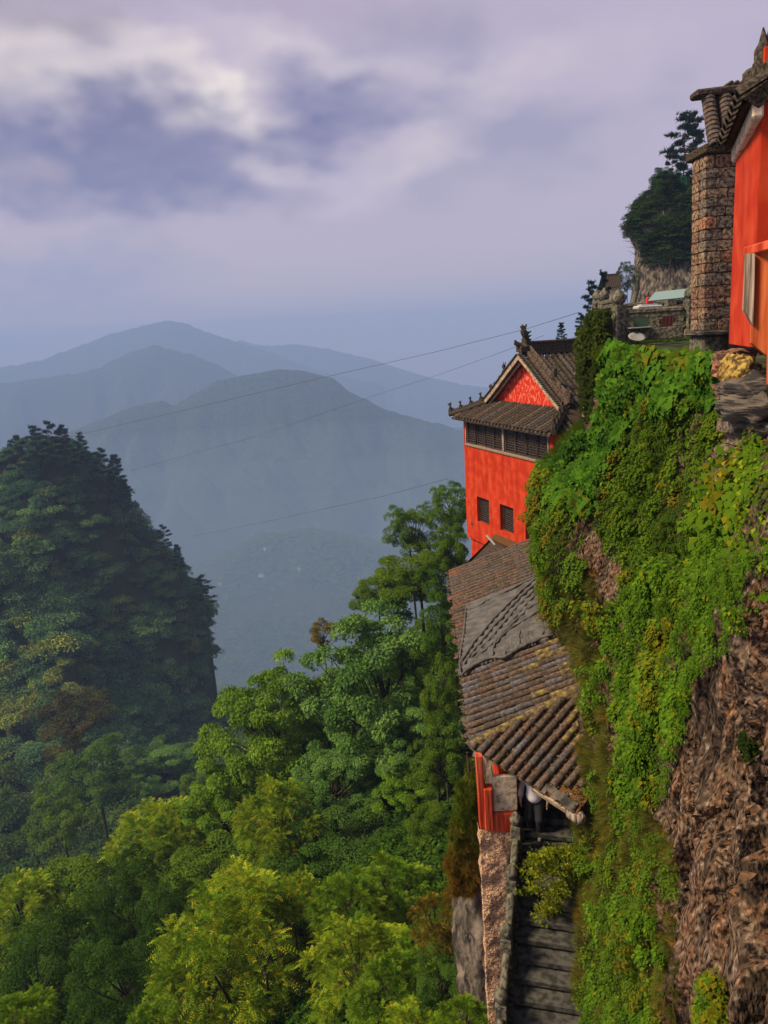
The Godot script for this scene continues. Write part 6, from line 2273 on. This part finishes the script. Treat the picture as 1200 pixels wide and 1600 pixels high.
func make_creepers() -> void:
	var small := sprig(51, 13, 0.05, 0.04, 0.11, Color(0.026, 0.068, 0.006), Color(0.12, 0.19, 0.014), 0.6)
	var olive := sprig(52, 13, 0.042, 0.034, 0.1, Color(0.026, 0.056, 0.006), Color(0.105, 0.155, 0.014), 0.6)
	var broad := sprig(53, 9, 0.088, 0.066, 0.14, Color(0.022, 0.068, 0.007), Color(0.09, 0.18, 0.018), 0.8)
	var gold := sprig(54, 6, 0.14, 0.12, 0.17, Color(0.045, 0.1, 0.008), Color(0.19, 0.235, 0.016), 0.8)
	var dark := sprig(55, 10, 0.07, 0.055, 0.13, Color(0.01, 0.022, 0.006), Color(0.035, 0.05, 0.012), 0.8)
	var grass := tuft(56, 26, 0.2, Color(0.065, 0.065, 0.012), Color(0.17, 0.145, 0.03))
	var green_grass := tuft(57, 26, 0.22, Color(0.04, 0.075, 0.006), Color(0.12, 0.16, 0.015))
	var red := sprig(58, 12, 0.05, 0.03, 0.11, Color(0.12, 0.035, 0.008), Color(0.26, 0.08, 0.015), 0.6)
	# [name, label, polygon in the picture, mesh, how thick, depth of the mat, tries per..., size]
	var zones := [
		["leafy_vine", "broad leaved green vine spilling over the cliff top below the balustrade", [[838, 790], [852, 738], [886, 716], [916, 694], [946, 676], [962, 600], [962, 556], [1000, 530], [1088, 520], [1140, 545], [1136, 640], [1062, 645], [992, 652], [962, 740], [938, 800], [890, 800]], broad, 18000, 0.3, "vine"],
		["leafy_vine", "golden green large leaved vine hanging at the right edge under the bricks", [[1128, 700], [1210, 690], [1300, 760], [1300, 930], [1160, 905], [1112, 850]], gold, 5200, 0.4, "vine"],
		["ivy", "olive ivy mat below the broad leaved vine", [[968, 745], [996, 652], [1062, 640], [1122, 632], [1142, 700], [1102, 800], [1085, 900], [1052, 960], [1010, 950], [968, 880], [940, 830]], olive, 19000, 0.3, "ivy"],
		["ivy", "bright yellow green ivy curtain hanging in the middle of the cliff", [[925, 958], [962, 935], [1022, 900], [1060, 850], [1110, 795], [1150, 880], [1215, 860], [1215, 935], [1150, 1010], [1092, 1075], [1072, 1150], [1050, 1236], [1008, 1286], [978, 1225], [985, 1160], [962, 1120], [940, 1010]], small, 30000, 0.34, "ivy"],
		["ivy", "narrow bright ivy strip hanging beside the stairway roof", [[924, 1048], [948, 1040], [946, 1120], [938, 1180], [922, 1130]], small, 2400, 0.22, "ivy"],
		["ivy", "mixed olive and brown ivy beside the stairs", [[918, 1235], [958, 1182], [1010, 1282], [1062, 1330], [1072, 1420], [1048, 1500], [1036, 1620], [912, 1620], [920, 1400]], olive, 9500, 0.3, "ivy"],
		["ivy", "fresh green ivy patch low beside the stairs", [[940, 1420], [1010, 1400], [1050, 1480], [1020, 1620], [930, 1620]], small, 6500, 0.26, "ivy"],
		["ivy", "leafy tufts on the rock at the bottom right", [[1098, 1540], [1135, 1535], [1140, 1620], [1090, 1620]], small, 900, 0.2, "ivy"],
		["fern_clump", "dark fern clumps on the bare rock at the right edge", [[1150, 1036], [1182, 1034], [1180, 1062], [1150, 1060]], dark, 500, 0.3, "fern"],
		["fern_clump", "dark fern clump at the right edge over the red rock", [[1176, 1148], [1210, 1142], [1210, 1180], [1180, 1178]], dark, 500, 0.3, "fern"],
		["ivy", "sparse bushy ivy on the rock spur in front of the hall", [[828, 738], [856, 726], [900, 790], [925, 890], [905, 965], [862, 975], [846, 900], [832, 830]], olive, 3600, 0.35, "ivy"],
		["ivy", "bright bushy tufts over the tarpaulin's right edge", [[846, 730], [872, 740], [885, 830], [870, 905], [848, 880], [836, 790]], small, 2600, 0.35, "ivy"],
		["red_creeper", "reddish creeper on the rock spur above the stairway roof", [[832, 760], [856, 800], [852, 880], [880, 960], [862, 985], [838, 900]], red, 1800, 0.25, "creeper"],
		["dry_grass", "ochre dry grass over the rock beside the stairs and roof", [[845, 900], [930, 900], [945, 1040], [960, 1190], [1060, 1330], [1060, 1620], [900, 1620], [905, 1230], [920, 1060], [870, 985]], grass, 9000, 0.1, "grass"],
		["fresh_grass", "green grass along the cliff top under the balustrade", [[945, 560], [960, 535], [1000, 528], [1090, 512], [1100, 540], [1000, 560]], green_grass, 3500, 0.12, "grass"],
		["fresh_grass", "long grass hanging from the ledge before the hall", [[856, 715], [905, 650], [930, 700], [880, 760], [850, 760]], green_grass, 700, 0.15, "grass"],
	]
	var r := RandomNumberGenerator.new()
	r.seed = 61
	var patch := FastNoiseLite.new()
	patch.seed = 62
	patch.frequency = 1.0
	var cushion := FastNoiseLite.new()
	cushion.seed = 64
	cushion.noise_type = FastNoiseLite.TYPE_CELLULAR
	cushion.frequency = 2.1
	cushion.fractal_type = FastNoiseLite.FRACTAL_NONE
	cushion.cellular_return_type = FastNoiseLite.RETURN_DISTANCE
	var whose: FastNoiseLite = cushion.duplicate()
	whose.cellular_return_type = FastNoiseLite.RETURN_CELL_VALUE
	for zi in zones.size():
		var zn: Array = zones[zi]
		var poly := PackedVector2Array()
		for q in zn[2]:
			poly.append(Vector2(q[0], q[1]))
		var xfs := []
		var cols := []
		# boundaries in the cliff's own measure, found from a coarse scan
		var t0 := 1.0
		var t1 := 0.0
		var y0 := 0.0
		var y1 := -20.0
		for a in 120:
			for b in 60:
				var t := a / 119.0
				var y := lerpf(-15.5, TOP, b / 59.0)
				var cp := cliff_at(t, y)
				if cp.dot(cam_f) < 1.0:
					continue
				if Geometry2D.is_point_in_polygon(pix(cp), poly):
					t0 = minf(t0, t - 0.012)
					t1 = maxf(t1, t + 0.012)
					y0 = minf(y0, y - 0.3)
					y1 = maxf(y1, y + 0.3)
		y1 = minf(y1, TOP)
		t1 = minf(t1, 0.99)
		var want: int = zn[4]
		var tries := 0
		while xfs.size() < want and tries < want * 6 and t1 > t0:
			tries += 1
			var t := r.randf_range(t0, t1)
			var y := r.randf_range(y0, y1)
			var p := cliff_at(t, y)
			var q := pix(p)
			q += Vector2(9.0 * patch.get_noise_3dv(p * 3.0), 9.0 * patch.get_noise_3dv(p * 3.0 + Vector3(9, 9, 9)))
			if not Geometry2D.is_point_in_polygon(q, poly):
				continue
			# hanging cushions with gaps between them
			var near := clampf(-p.z / 14.0, 0.42, 1.0)
			var w := Vector3(p.x, p.y * 0.62, p.z) / lerpf(0.6, 1.0, near) + Vector3(zi * 7, 0, 0)
			w += Vector3(patch.get_noise_3dv(p * 2.0), patch.get_noise_3dv(p * 2.0 + Vector3(4, 0, 0)), patch.get_noise_3dv(p * 2.0 + Vector3(0, 4, 0))) * 0.35
			var dist := cushion.get_noise_3dv(w) + 1.0
			var fatness := clampf(0.62 + 1.2 * patch.get_noise_3dv(p * 0.8 + Vector3(zi * 5, 2, 0)), 0.15, 1.3)
			var pillow := clampf(1.0 - pow(dist / 0.62, 2.0), 0.0, 1.0)
			var kind := whose.get_noise_3dv(w)
			fatness *= 0.75 + 0.5 * absf(kind)
			if zn[6] != "grass" and pillow * fatness < 0.24 and r.randf() < 0.8:
				continue
			var nrm := cliff_normal(t, y)
			var lift: float = zn[5] * near * (0.06 + 1.15 * sqrt(pillow) * fatness) * r.randf_range(0.72, 1.0)
			nrm = (nrm + Vector3(-0.1, 0.25, 0.25)).normalized()
			# y away from the rock, z up the rock
			var up := (Vector3.UP - nrm * nrm.y).normalized()
			var b := Basis(nrm.cross(up), nrm, up).rotated(nrm, r.randf_range(-0.6, 0.6))
			var s := r.randf_range(0.75, 1.3) * near * (1.0 + 0.45 * kind if zn[6] != "grass" else 1.0)
			xfs.append(Transform3D(b.scaled(Vector3.ONE * s), p + nrm * lift))
			var tone := clampf(0.5 + 0.9 * patch.get_noise_3dv(p * 0.9 + Vector3(3, 8, 1)), 0, 1)
			var col := Color(0.62, 0.74, 0.75).lerp(Color(1.1, 1.24, 1.0), clampf(tone + 0.4 * kind, 0, 1))
			if r.randf() < 0.03:
				col = Color(2.2, 1.3, 0.7)
			elif kind > 0.85 and zn[6] != "grass" and r.randf() < 0.7:
				col = Color(1.7, 0.95, 0.8)
			cols.append(col)
		print(zn[0], " ", xfs.size(), " of ", want)
		copies(zn[0], zn[3], xfs, cols, zn[1], zn[6])
	# woody stems of the creepers showing in the gaps
	var st := new_st(true)
	for i in 150:
		var t := r.randf_range(0.33, 0.82)
		var y := r.randf_range(-9.5, TOP - 0.2)
		var pts := []
		var rads := []
		var th := r.randf_range(0.006, 0.016)
		var n := r.randi_range(5, 11)
		for k in n:
			var p := cliff_at(t, y)
			pts.append(p + cliff_normal(t, y) * r.randf_range(0.02, 0.1))
			rads.append(th * (1.0 - 0.7 * k / n))
			t += r.randf_range(-0.007, 0.007)
			y -= r.randf_range(0.12, 0.26)
		tube(st, pts, rads, 4, false)
	tag(done("creeper_stems", st, mats.bark), "thin brown woody stems of the creepers trailing down the cliff", "creeper", "", "stuff")
	hanging_sprays(small, dark, grass, green_grass)

func hanging_sprays(small: ArrayMesh, dark: ArrayMesh, grass: ArrayMesh, green_grass: ArrayMesh) -> void:
	var r := RandomNumberGenerator.new()
	r.seed = 63
	# dark creeper on the far side of the terrace corner, over the hall's roof
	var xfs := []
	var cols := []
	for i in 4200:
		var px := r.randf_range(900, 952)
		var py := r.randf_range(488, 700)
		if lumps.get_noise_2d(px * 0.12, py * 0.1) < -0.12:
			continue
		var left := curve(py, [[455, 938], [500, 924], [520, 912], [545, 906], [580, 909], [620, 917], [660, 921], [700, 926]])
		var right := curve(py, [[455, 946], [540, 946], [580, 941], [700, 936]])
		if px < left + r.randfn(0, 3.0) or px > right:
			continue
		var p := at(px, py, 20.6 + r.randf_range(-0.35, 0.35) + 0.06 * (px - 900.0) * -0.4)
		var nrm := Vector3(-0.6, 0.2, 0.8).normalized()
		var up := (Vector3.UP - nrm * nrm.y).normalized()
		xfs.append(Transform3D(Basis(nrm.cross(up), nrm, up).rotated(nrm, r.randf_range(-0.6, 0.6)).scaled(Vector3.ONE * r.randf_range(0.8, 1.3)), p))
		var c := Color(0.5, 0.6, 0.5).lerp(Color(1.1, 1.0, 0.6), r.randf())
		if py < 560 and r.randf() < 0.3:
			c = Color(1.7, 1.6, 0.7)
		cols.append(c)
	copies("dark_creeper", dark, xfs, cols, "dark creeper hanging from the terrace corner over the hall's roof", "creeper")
	var patch_n := FastNoiseLite.new()
	patch_n.frequency = 1.0
	# moss and ochre grass on the grey rock left of the rubble wall
	xfs = []
	cols = []
	var gx := []
	var gc := []
	for i in 6500:
		var py := r.randf_range(1195, 1395)
		var l := curve(py, [[1200, 733], [1230, 718], [1290, 712], [1350, 702], [1395, 708]])
		var rt := curve(py, [[1200, 742], [1290, 752], [1340, 750], [1395, 738]])
		l += 16.0 * patch_n.get_noise_2d(py * 0.05, 7.0) + 8.0 * patch_n.get_noise_2d(py * 0.16, 3.0)
		var px := r.randf_range(l, rt)
		if patch_n.get_noise_2d(px * 0.07 + 40.0, py * 0.05) < -0.22:
			continue
		var p := at(px, py, 14.7 + r.randf_range(-0.3, 0.3) + 0.25 * patch_n.get_noise_2d(px * 0.06, py * 0.06))
		var lush := r.randf() < 0.75 - 0.7 * smoothstep(1265.0, 1360.0, py)
		(gx if lush else xfs).append(Transform3D(Basis(Vector3.UP, r.randf() * TAU).rotated(Vector3.RIGHT, r.randf_range(0.5, 1.6)).scaled(Vector3.ONE * r.randf_range(0.7, 1.2)), p))
		(gc if lush else cols).append(Color(0.9, 0.95, 0.8).lerp(Color(1.3, 1.1, 0.8), r.randf()) if lush else Color(1.0, 1.3, 0.8).lerp(Color(1.6, 1.0, 0.7), clampf(smoothstep(1270, 1370, py) + r.randf_range(-0.35, 0.35), 0, 1)))
	copies("rock_grass", green_grass, gx, gc, "green grass hanging over the top of the grey rock left of the red post", "grass")
	copies("rock_grass", grass, xfs, cols, "ochre grass mat on the grey rock left of the red post", "grass")
	# the leafy spray that hangs across the stairs, on thin branches from the cliff
	var st := new_st()
	xfs = []
	cols = []
	var root := at(918, 1350, 13.0) + Vector3(0.25, 0, 0)
	for i in 16:
		var tip := at(r.randf_range(806, 880), r.randf_range(1325, 1460), 12.4 + r.randf_range(-0.3, 0.3))
		if i < 5:
			tip = at(r.randf_range(800, 840), r.randf_range(1335, 1365), 12.7)
		var mid := root.lerp(tip, 0.5) + Vector3(0, 0.22, 0.05)
		tube(st, [root + rdir(r) * 0.12, mid, tip], [0.016, 0.011, 0.004], 5, false)
		for k in 22:
			var f := r.randf_range(0.3, 1.0)
			var p := root.lerp(mid, f * 2.0) if f < 0.5 else mid.lerp(tip, f * 2.0 - 1.0)
			var nrm := (Vector3(-0.4, 0.5, 0.7) + rdir(r) * 0.5).normalized()
			var up := (Vector3.UP - nrm * nrm.y).normalized()
			xfs.append(Transform3D(Basis(nrm.cross(up), nrm, up).scaled(Vector3.ONE * r.randf_range(0.7, 1.1)), p + rdir(r) * 0.1))
			cols.append(Color(1.3, 0.95, 0.8).lerp(Color(2.3, 1.5, 1.0), r.randf()))
	var t := thing("overhanging_shrub", "thin branched shrub with small yellowish leaves hanging across the stairs", "shrub", root)
	st.generate_normals()
	put("branches", st.commit(), mats.bark, t, Transform3D(Basis(), -root))
	var mm := MultiMesh.new()
	mm.transform_format = MultiMesh.TRANSFORM_3D
	mm.use_colors = true
	mm.mesh = small
	mm.instance_count = xfs.size()
	for i in xfs.size():
		mm.set_instance_transform(i, Transform3D(Basis(), -root) * xfs[i])
		mm.set_instance_color(i, cols[i])
	var o := MultiMeshInstance3D.new()
	o.name = "leaves"
	o.multimesh = mm
	o.material_override = mats.leaf
	o.set_meta("kind", "stuff")
	t.add_child(o)

# ------------------------------------------------------------------ cables and other small things
func make_small_things() -> void:
	var lines := [
		["upper cable crossing from the conifers past the hall's finial to the peak", [[905, 488, 75], [822, 514, 95], [680, 550, 120], [530, 584, 150], [300, 638, 190], [115, 681, 232], [-30, 708, 260]], 0.045],
		["middle cable crossing the sky just above the hall's gable", [[850, 524, 75], [790, 548, 85], [690, 584, 110], [585, 618, 140], [400, 682, 190], [205, 735, 236]], 0.032],
		["lowest cable running from the trees beside the red wall across the haze", [[700, 748, 75], [600, 775, 110], [520, 792, 140], [430, 812, 180], [300, 838, 236]], 0.032],
	]
	for l in lines:
		var p0 := at(l[1][0][0], l[1][0][1], l[1][0][2])
		var pts := []
		var rads := []
		for q in l[1]:
			var p := at(q[0], q[1], q[2])
			pts.append(p - p0)
			rads.append(l[2] * 0.62 * (0.6 + p.length() / 240.0))
		var st := new_st(true)
		tube(st, pts, rads, 5)
		tag(done("cable", st, mats.cable_steel, null, Transform3D(Basis(), p0)), l[0], "cable")
	# a few tiny pale houses down in the valley
	var spots := [[326, 884, 1500], [346, 916, 1400], [410, 905, 1450], [418, 866, 1620], [470, 893, 1500], [355, 806, 1900], [372, 812, 1880], [530, 818, 1850]]
	for i in spots.size():
		var q: Array = spots[i]
		var base := at(q[0], q[1], q[2])
		for k in 60:
			var g := at(q[0], q[1], q[2] - 900.0 + 30.0 * k)
			if g.y < ground(g.x, g.z) + 4.0:
				base = g
				break
		base.y = ground(base.x, base.z) + 3.0
		var h := thing("village_house", "tiny pale house standing among the woods of the hazy valley", "house", base, "tiny houses in the hazy valley", Basis(Vector3.UP, i * 1.3))
		var sw := new_st()
		bx(sw, Transform3D(Basis(), Vector3(0, 2.5, 0)), Vector3(14, 9, 8), 0.1)
		done("wall", sw, mats.white_paint, h)
		sw = new_st()
		for sz in [-1.0, 1.0]:
			quad(sw, Vector3(-7.6, 6.6, sz * 5.0), Vector3(7.6, 6.6, sz * 5.0), Vector3(7.6, 9.6, 0), Vector3(-7.6, 9.6, 0))
		for sx in [-1.0, 1.0]:
			tri(sw, Vector3(7.0 * sx, 6.9, -4.0), Vector3(7.0 * sx, 6.9, 4.0), Vector3(7.0 * sx, 9.5, 0))
		done("roof", sw, mats.tile_1, h)
	# parapet by the hall's near corner
	var a := at(862, 730, 24.3)
	var st := new_st()
	bx(st, Transform3D(Basis(Vector3.UP, 0.1), Vector3(0.55, 0.12, -0.1)), Vector3(1.2, 0.36, 0.5), 0.03)
	bx(st, Transform3D(Basis(Vector3.UP, 0.1), Vector3(0.55, 0.33, -0.1)), Vector3(1.26, 0.06, 0.56), 0.02)
	tag(done("stone_parapet", st, mats.plaster, null, Transform3D(Basis(), a)), "pale topped stone parapet at the hall's near corner", "parapet")
	# litter on the steps
	var lit := [[848, 1297, 0.16], [868, 1302, 0.1], [893, 1299, 0.1], [912, 1304, 0.08], [848, 1471, 0.12]]
	for i in lit.size():
		var q: Array = lit[i]
		st = new_st()
		bx(st, Transform3D(Basis.from_euler(Vector3(0.1, i * 1.3, 0.15)), Vector3.ZERO), Vector3(q[2], 0.012, q[2] * 0.4), 0.003)
		var on_step := at(q[0], q[1], 13.0)
		var dd := 13.0
		for k in 30:
			on_step = at(q[0], q[1], dd)
			if on_step.y < stair_y((on_step - s_foot).dot(sa)) + 0.03:
				break
			dd += 0.06
		tag(done("paper_scrap", st, mats.white_paint, null, Transform3D(Basis(), on_step)), ["white scrap by the person's feet", "small white scrap on the dark step's left", "small white scrap in the middle of the dark step", "white scrap at the right end of the dark step", "pale scrap on the step below the hanging shrub"][i], "litter")

# ------------------------------------------------------------------ a person coming down the stairs
# bones [a, b, radius at a, radius at b] joined with a smooth minimum and meshed as surface nets
func body_mesh(bones: Array, cell: float, blend: float) -> ArrayMesh:
	var lo := Vector3.ONE * 1e9
	var hi := -lo
	for b in bones:
		for e in [[b[0], b[2]], [b[1], b[3]]]:
			var m: float = e[1] + blend + cell * 2.0
			lo = lo.min(e[0] - Vector3.ONE * m)
			hi = hi.max(e[0] + Vector3.ONE * m)
	var n := Vector3i(((hi - lo) / cell).ceil()) + Vector3i.ONE
	var f := PackedFloat32Array()
	f.resize(n.x * n.y * n.z)
	f.fill(1.0)
	for b in bones:
		var a: Vector3 = b[0]
		var d: Vector3 = b[1] - a
		var dd := maxf(d.length_squared(), 1e-8)
		var reach: float = maxf(b[2], b[3]) + blend + cell * 2.0
		var i0 := Vector3i(((a.min(b[1]) - Vector3.ONE * reach - lo) / cell).floor()).clamp(Vector3i.ZERO, n - Vector3i.ONE)
		var i1 := Vector3i(((a.max(b[1]) + Vector3.ONE * reach - lo) / cell).ceil()).clamp(Vector3i.ZERO, n - Vector3i.ONE)
		for z in range(i0.z, i1.z + 1):
			for y in range(i0.y, i1.y + 1):
				for x in range(i0.x, i1.x + 1):
					var p := lo + Vector3(x, y, z) * cell
					var t := clampf((p - a).dot(d) / dd, 0.0, 1.0)
					var s: float = p.distance_to(a + d * t) - lerpf(b[2], b[3], t)
					var k := (z * n.y + y) * n.x + x
					var o := f[k]
					var h := maxf(blend - absf(o - s), 0.0) / blend
					f[k] = minf(o, s) - h * h * blend * 0.25
	var ids := {}
	var v := PackedVector3Array()
	var idx := PackedInt32Array()
	var step := [1, n.x, n.x * n.y]
	for z in n.z - 1:
		for y in n.y - 1:
			for x in n.x - 1:
				var k: int = (z * n.y + y) * n.x + x
				var sum := Vector3.ZERO
				var c := 0
				for e in [[0, 0, 0, 0], [0, 1, 0, 0], [0, 0, 1, 0], [0, 1, 1, 0], [0, 0, 0, 1], [0, 1, 0, 1], [0, 0, 1, 1], [0, 1, 1, 1]]:
					pass
				for ax in 3:
					var u: int = (ax + 1) % 3
					var w: int = (ax + 2) % 3
					for q in 4:
						var du := q & 1
						var dw := q >> 1
						var ka: int = k + step[u] * du + step[w] * dw
						var fa := f[ka]
						var fb: float = f[ka + step[ax]]
						if (fa < 0.0) != (fb < 0.0):
							var o := Vector3.ZERO
							o[ax] = fa / (fa - fb)
							o[u] = du
							o[w] = dw
							sum += o
							c += 1
				if c:
					ids[k] = v.size()
					v.append(lo + (Vector3(x, y, z) + sum / c) * cell)
	for k in ids:
		for ax in 3:
			var u: int = (ax + 1) % 3
			var w: int = (ax + 2) % 3
			var fb: float = f[k + step[ax]] if k + step[ax] < f.size() else 1.0
			if (f[k] < 0.0) != (fb < 0.0):
				var a: int = ids.get(k, -1)
				var b: int = ids.get(k - step[u], -1)
				var c: int = ids.get(k - step[u] - step[w], -1)
				var d: int = ids.get(k - step[w], -1)
				if a < 0 or b < 0 or c < 0 or d < 0:
					continue
				if f[k] < 0.0:
					idx.append_array(PackedInt32Array([a, c, b, a, d, c]))
				else:
					idx.append_array(PackedInt32Array([a, b, c, a, c, d]))
	var st := SurfaceTool.new()
	st.begin(Mesh.PRIMITIVE_TRIANGLES)
	st.set_smooth_group(0)
	for p in v:
		st.add_vertex(p)
	for i in idx:
		st.add_index(i)
	st.generate_normals()
	return st.commit()

func make_person() -> void:
	plain_mat("skin", Color(0.42, 0.24, 0.17), 0.6)
	plain_mat("white_shirt", Color(0.62, 0.6, 0.6), 0.8)
	plain_mat("pale_sleeve", Color(0.36, 0.27, 0.29), 0.85)
	plain_mat("black_trousers", Color(0.012, 0.012, 0.014), 0.85)
	plain_mat("black_hair", Color(0.01, 0.009, 0.008), 0.5)
	var foot := at(836, 1300, 13.0)
	var d := 13.0
	while d < 15.5:
		foot = at(836, 1300, d)
		if foot.y < stair_y((foot - s_foot).dot(sa)):
			break
		d += 0.02
	var k := floorf((foot - s_foot).dot(sa) / 0.28)
	foot.y = s_foot.y + 0.168 * k
	# x to the figure's left, z the way it faces, down the stairs
	var yaw := atan2(-sa.x, -sa.z)
	var t := thing("person", "person in a white top with pale sleeves and black trousers coming down the covered stairs", "person", foot, "", Basis(Vector3.UP, yaw))
	var hip := Vector3(0, 0.9, 0)
	var j := {
		"hl": Vector3(0.09, 0.88, 0), "hr": Vector3(-0.09, 0.88, 0), "kl": Vector3(0.1, 0.47, 0.1), "kr": Vector3(-0.1, 0.48, 0.03),
		"al": Vector3(0.1, 0.08 - 0.0, 0.0), "ar": Vector3(-0.1, 0.08, -0.1), "neck": Vector3(0, 1.42, 0), "chest": Vector3(0, 1.25, 0.01),
		"sl": Vector3(0.18, 1.37, 0), "sr": Vector3(-0.18, 1.37, 0), "el": Vector3(0.25, 1.1, -0.03), "er": Vector3(-0.25, 1.1, -0.02), "wl": Vector3(0.26, 0.87, 0.07), "wr": Vector3(-0.26, 0.87, 0.07),
	}
	var body := [
		[hip, Vector3(0, 1.1, 0), 0.13, 0.12], [Vector3(0.05, 1.25, 0), Vector3(-0.05, 1.25, 0), 0.13, 0.13], [Vector3(0.0, 1.1, 0), j.chest, 0.12, 0.135], [j.sl, j.sr, 0.06, 0.06], [j.chest, j.neck, 0.1, 0.055],
		[j.neck, Vector3(0, 1.5, 0.01), 0.055, 0.055], [Vector3(0, 1.57, 0.015), Vector3(0, 1.63, 0.0), 0.075, 0.088], [Vector3(0, 1.52, 0.05), Vector3(0, 1.56, 0.05), 0.04, 0.055], [Vector3(0, 1.585, 0.1), Vector3(0, 1.555, 0.112), 0.01, 0.015],
		[Vector3(0.085, 1.57, 0.0), Vector3(0.088, 1.6, -0.005), 0.012, 0.016], [Vector3(-0.085, 1.57, 0.0), Vector3(-0.088, 1.6, -0.005), 0.012, 0.016],
		[j.hl, j.kl, 0.085, 0.058], [j.kl, j.al, 0.055, 0.038], [j.hr, j.kr, 0.085, 0.058], [j.kr, j.ar, 0.055, 0.038],
		[j.al + Vector3(0, -0.03, -0.03), j.al + Vector3(0.01, -0.045, 0.14), 0.035, 0.03], [j.ar + Vector3(0, -0.03, -0.03), j.ar + Vector3(-0.01, -0.045, 0.14), 0.035, 0.03],
		[j.sl, j.el, 0.05, 0.04], [j.el, j.wl, 0.04, 0.027], [j.sr, j.er, 0.05, 0.04], [j.er, j.wr, 0.04, 0.027],
	]
	var skin := body_mesh(body, 0.02, 0.03)
	var hands := []
	for s in [1.0, -1.0]:
		var w: Vector3 = j.wl if s > 0 else j.wr
		var dn := Vector3(0, -0.95, 0.3).normalized()
		var fwd := Vector3(0, 0.3, 0.95)
		var hand := [[w, w + dn * 0.05, 0.026, 0.03], [w + dn * 0.04 + fwd * 0.02, w + dn * 0.09 + fwd * 0.02, 0.022, 0.018], [w + dn * 0.04 - fwd * 0.02, w + dn * 0.085 - fwd * 0.02, 0.022, 0.018]]
		for q in 4:
			var root: Vector3 = w + dn * 0.088 + fwd * (0.03 - 0.02 * q)
			var l: float = [0.068, 0.078, 0.073, 0.056][q]
			var bend := root + dn * l * 0.55 + Vector3(-s * 0.006, 0, 0)
			hand.append([root, bend, 0.0095, 0.009])
			hand.append([bend, bend + (dn + Vector3(-s * 0.45, 0, 0.05)).normalized() * l * 0.5, 0.009, 0.0075])
		var th: Vector3 = w + dn * 0.03 + fwd * 0.03
		hand.append([th, th + dn * 0.035 + fwd * 0.025 + Vector3(-s * 0.012, 0, 0), 0.013, 0.011])
		hand.append([th + dn * 0.035 + fwd * 0.025 + Vector3(-s * 0.012, 0, 0), th + dn * 0.07 + fwd * 0.022 + Vector3(-s * 0.02, 0, 0), 0.011, 0.009])
		hands.append(body_mesh(hand, 0.006, 0.006))
	var st := SurfaceTool.new()
	st.begin(Mesh.PRIMITIVE_TRIANGLES)
	for m in [skin, hands[0], hands[1]]:
		st.append_from(m, 0, Transform3D())
	put("body", st.commit(), mats.skin, t)
	var e := 0.014
	put("trousers", body_mesh([[hip + Vector3(0, 0.06, 0), hip, 0.135 + e, 0.135 + e], [j.hl, j.kl, 0.09 + e, 0.072 + e], [j.kl, j.al + Vector3(0, 0.02, 0), 0.07 + e, 0.058 + e], [j.hr, j.kr, 0.09 + e, 0.072 + e], [j.kr, j.ar + Vector3(0, 0.02, 0), 0.07 + e, 0.058 + e]], 0.022, 0.03), mats.black_trousers, t)
	put("top", body_mesh([[hip + Vector3(0, 0.04, 0.01), Vector3(0, 1.12, 0.01), 0.15 + e, 0.13 + e], [Vector3(0.05, 1.25, 0), Vector3(-0.05, 1.25, 0), 0.135 + e, 0.135 + e], [Vector3(0, 1.1, 0), Vector3(0, 1.27, 0), 0.13 + e, 0.13 + e], [j.sl * Vector3(0.8, 1, 1), j.sr * Vector3(0.8, 1, 1), 0.06 + e, 0.06 + e]], 0.022, 0.03), mats.white_shirt, t)
	for s in ["l", "r"]:
		put("sleeve", body_mesh([[j["s" + s], j["e" + s], 0.056 + e, 0.05 + e], [j["e" + s], j["w" + s] + Vector3(0, 0.05, -0.015), 0.048 + e, 0.038 + e]], 0.018, 0.02), mats.pale_sleeve, t)
		var a: Vector3 = j["a" + s]
		put("shoe", body_mesh([[a + Vector3(0, -0.035, -0.035), a + Vector3(0, -0.04, 0.15), 0.044, 0.038], [a + Vector3(0, 0.0, -0.01), a + Vector3(0, -0.03, 0.03), 0.044, 0.04]], 0.015, 0.02), mats.white_paint if s == "l" else mats.black_trousers, t)
	put("hair", body_mesh([[Vector3(0, 1.635, -0.02), Vector3(0, 1.6, -0.035), 0.092, 0.085], [Vector3(0.03, 1.665, 0.035), Vector3(-0.03, 1.665, 0.035), 0.05, 0.05]], 0.018, 0.02), mats.black_hair, t)
	var es := new_st(true)
	for s in [-1.0, 1.0]:
		lathe(es, Transform3D(Basis(Vector3.RIGHT, PI / 2), Vector3(s * 0.032, 1.595, 0.09)), [Vector2(0, 0.008), Vector2(0.009, 0.004), Vector2(0.011, 0), Vector2(0.011, -0.006)], 8)
	done("eyes", es, mats.black_hair, t)
	es = new_st(true)
	tube(es, [Vector3(-0.022, 1.53, 0.094), Vector3(0, 1.528, 0.1), Vector3(0.022, 1.53, 0.094)], [0.003, 0.006, 0.003], 6)
	done("mouth", es, mats.red_cloth, t)
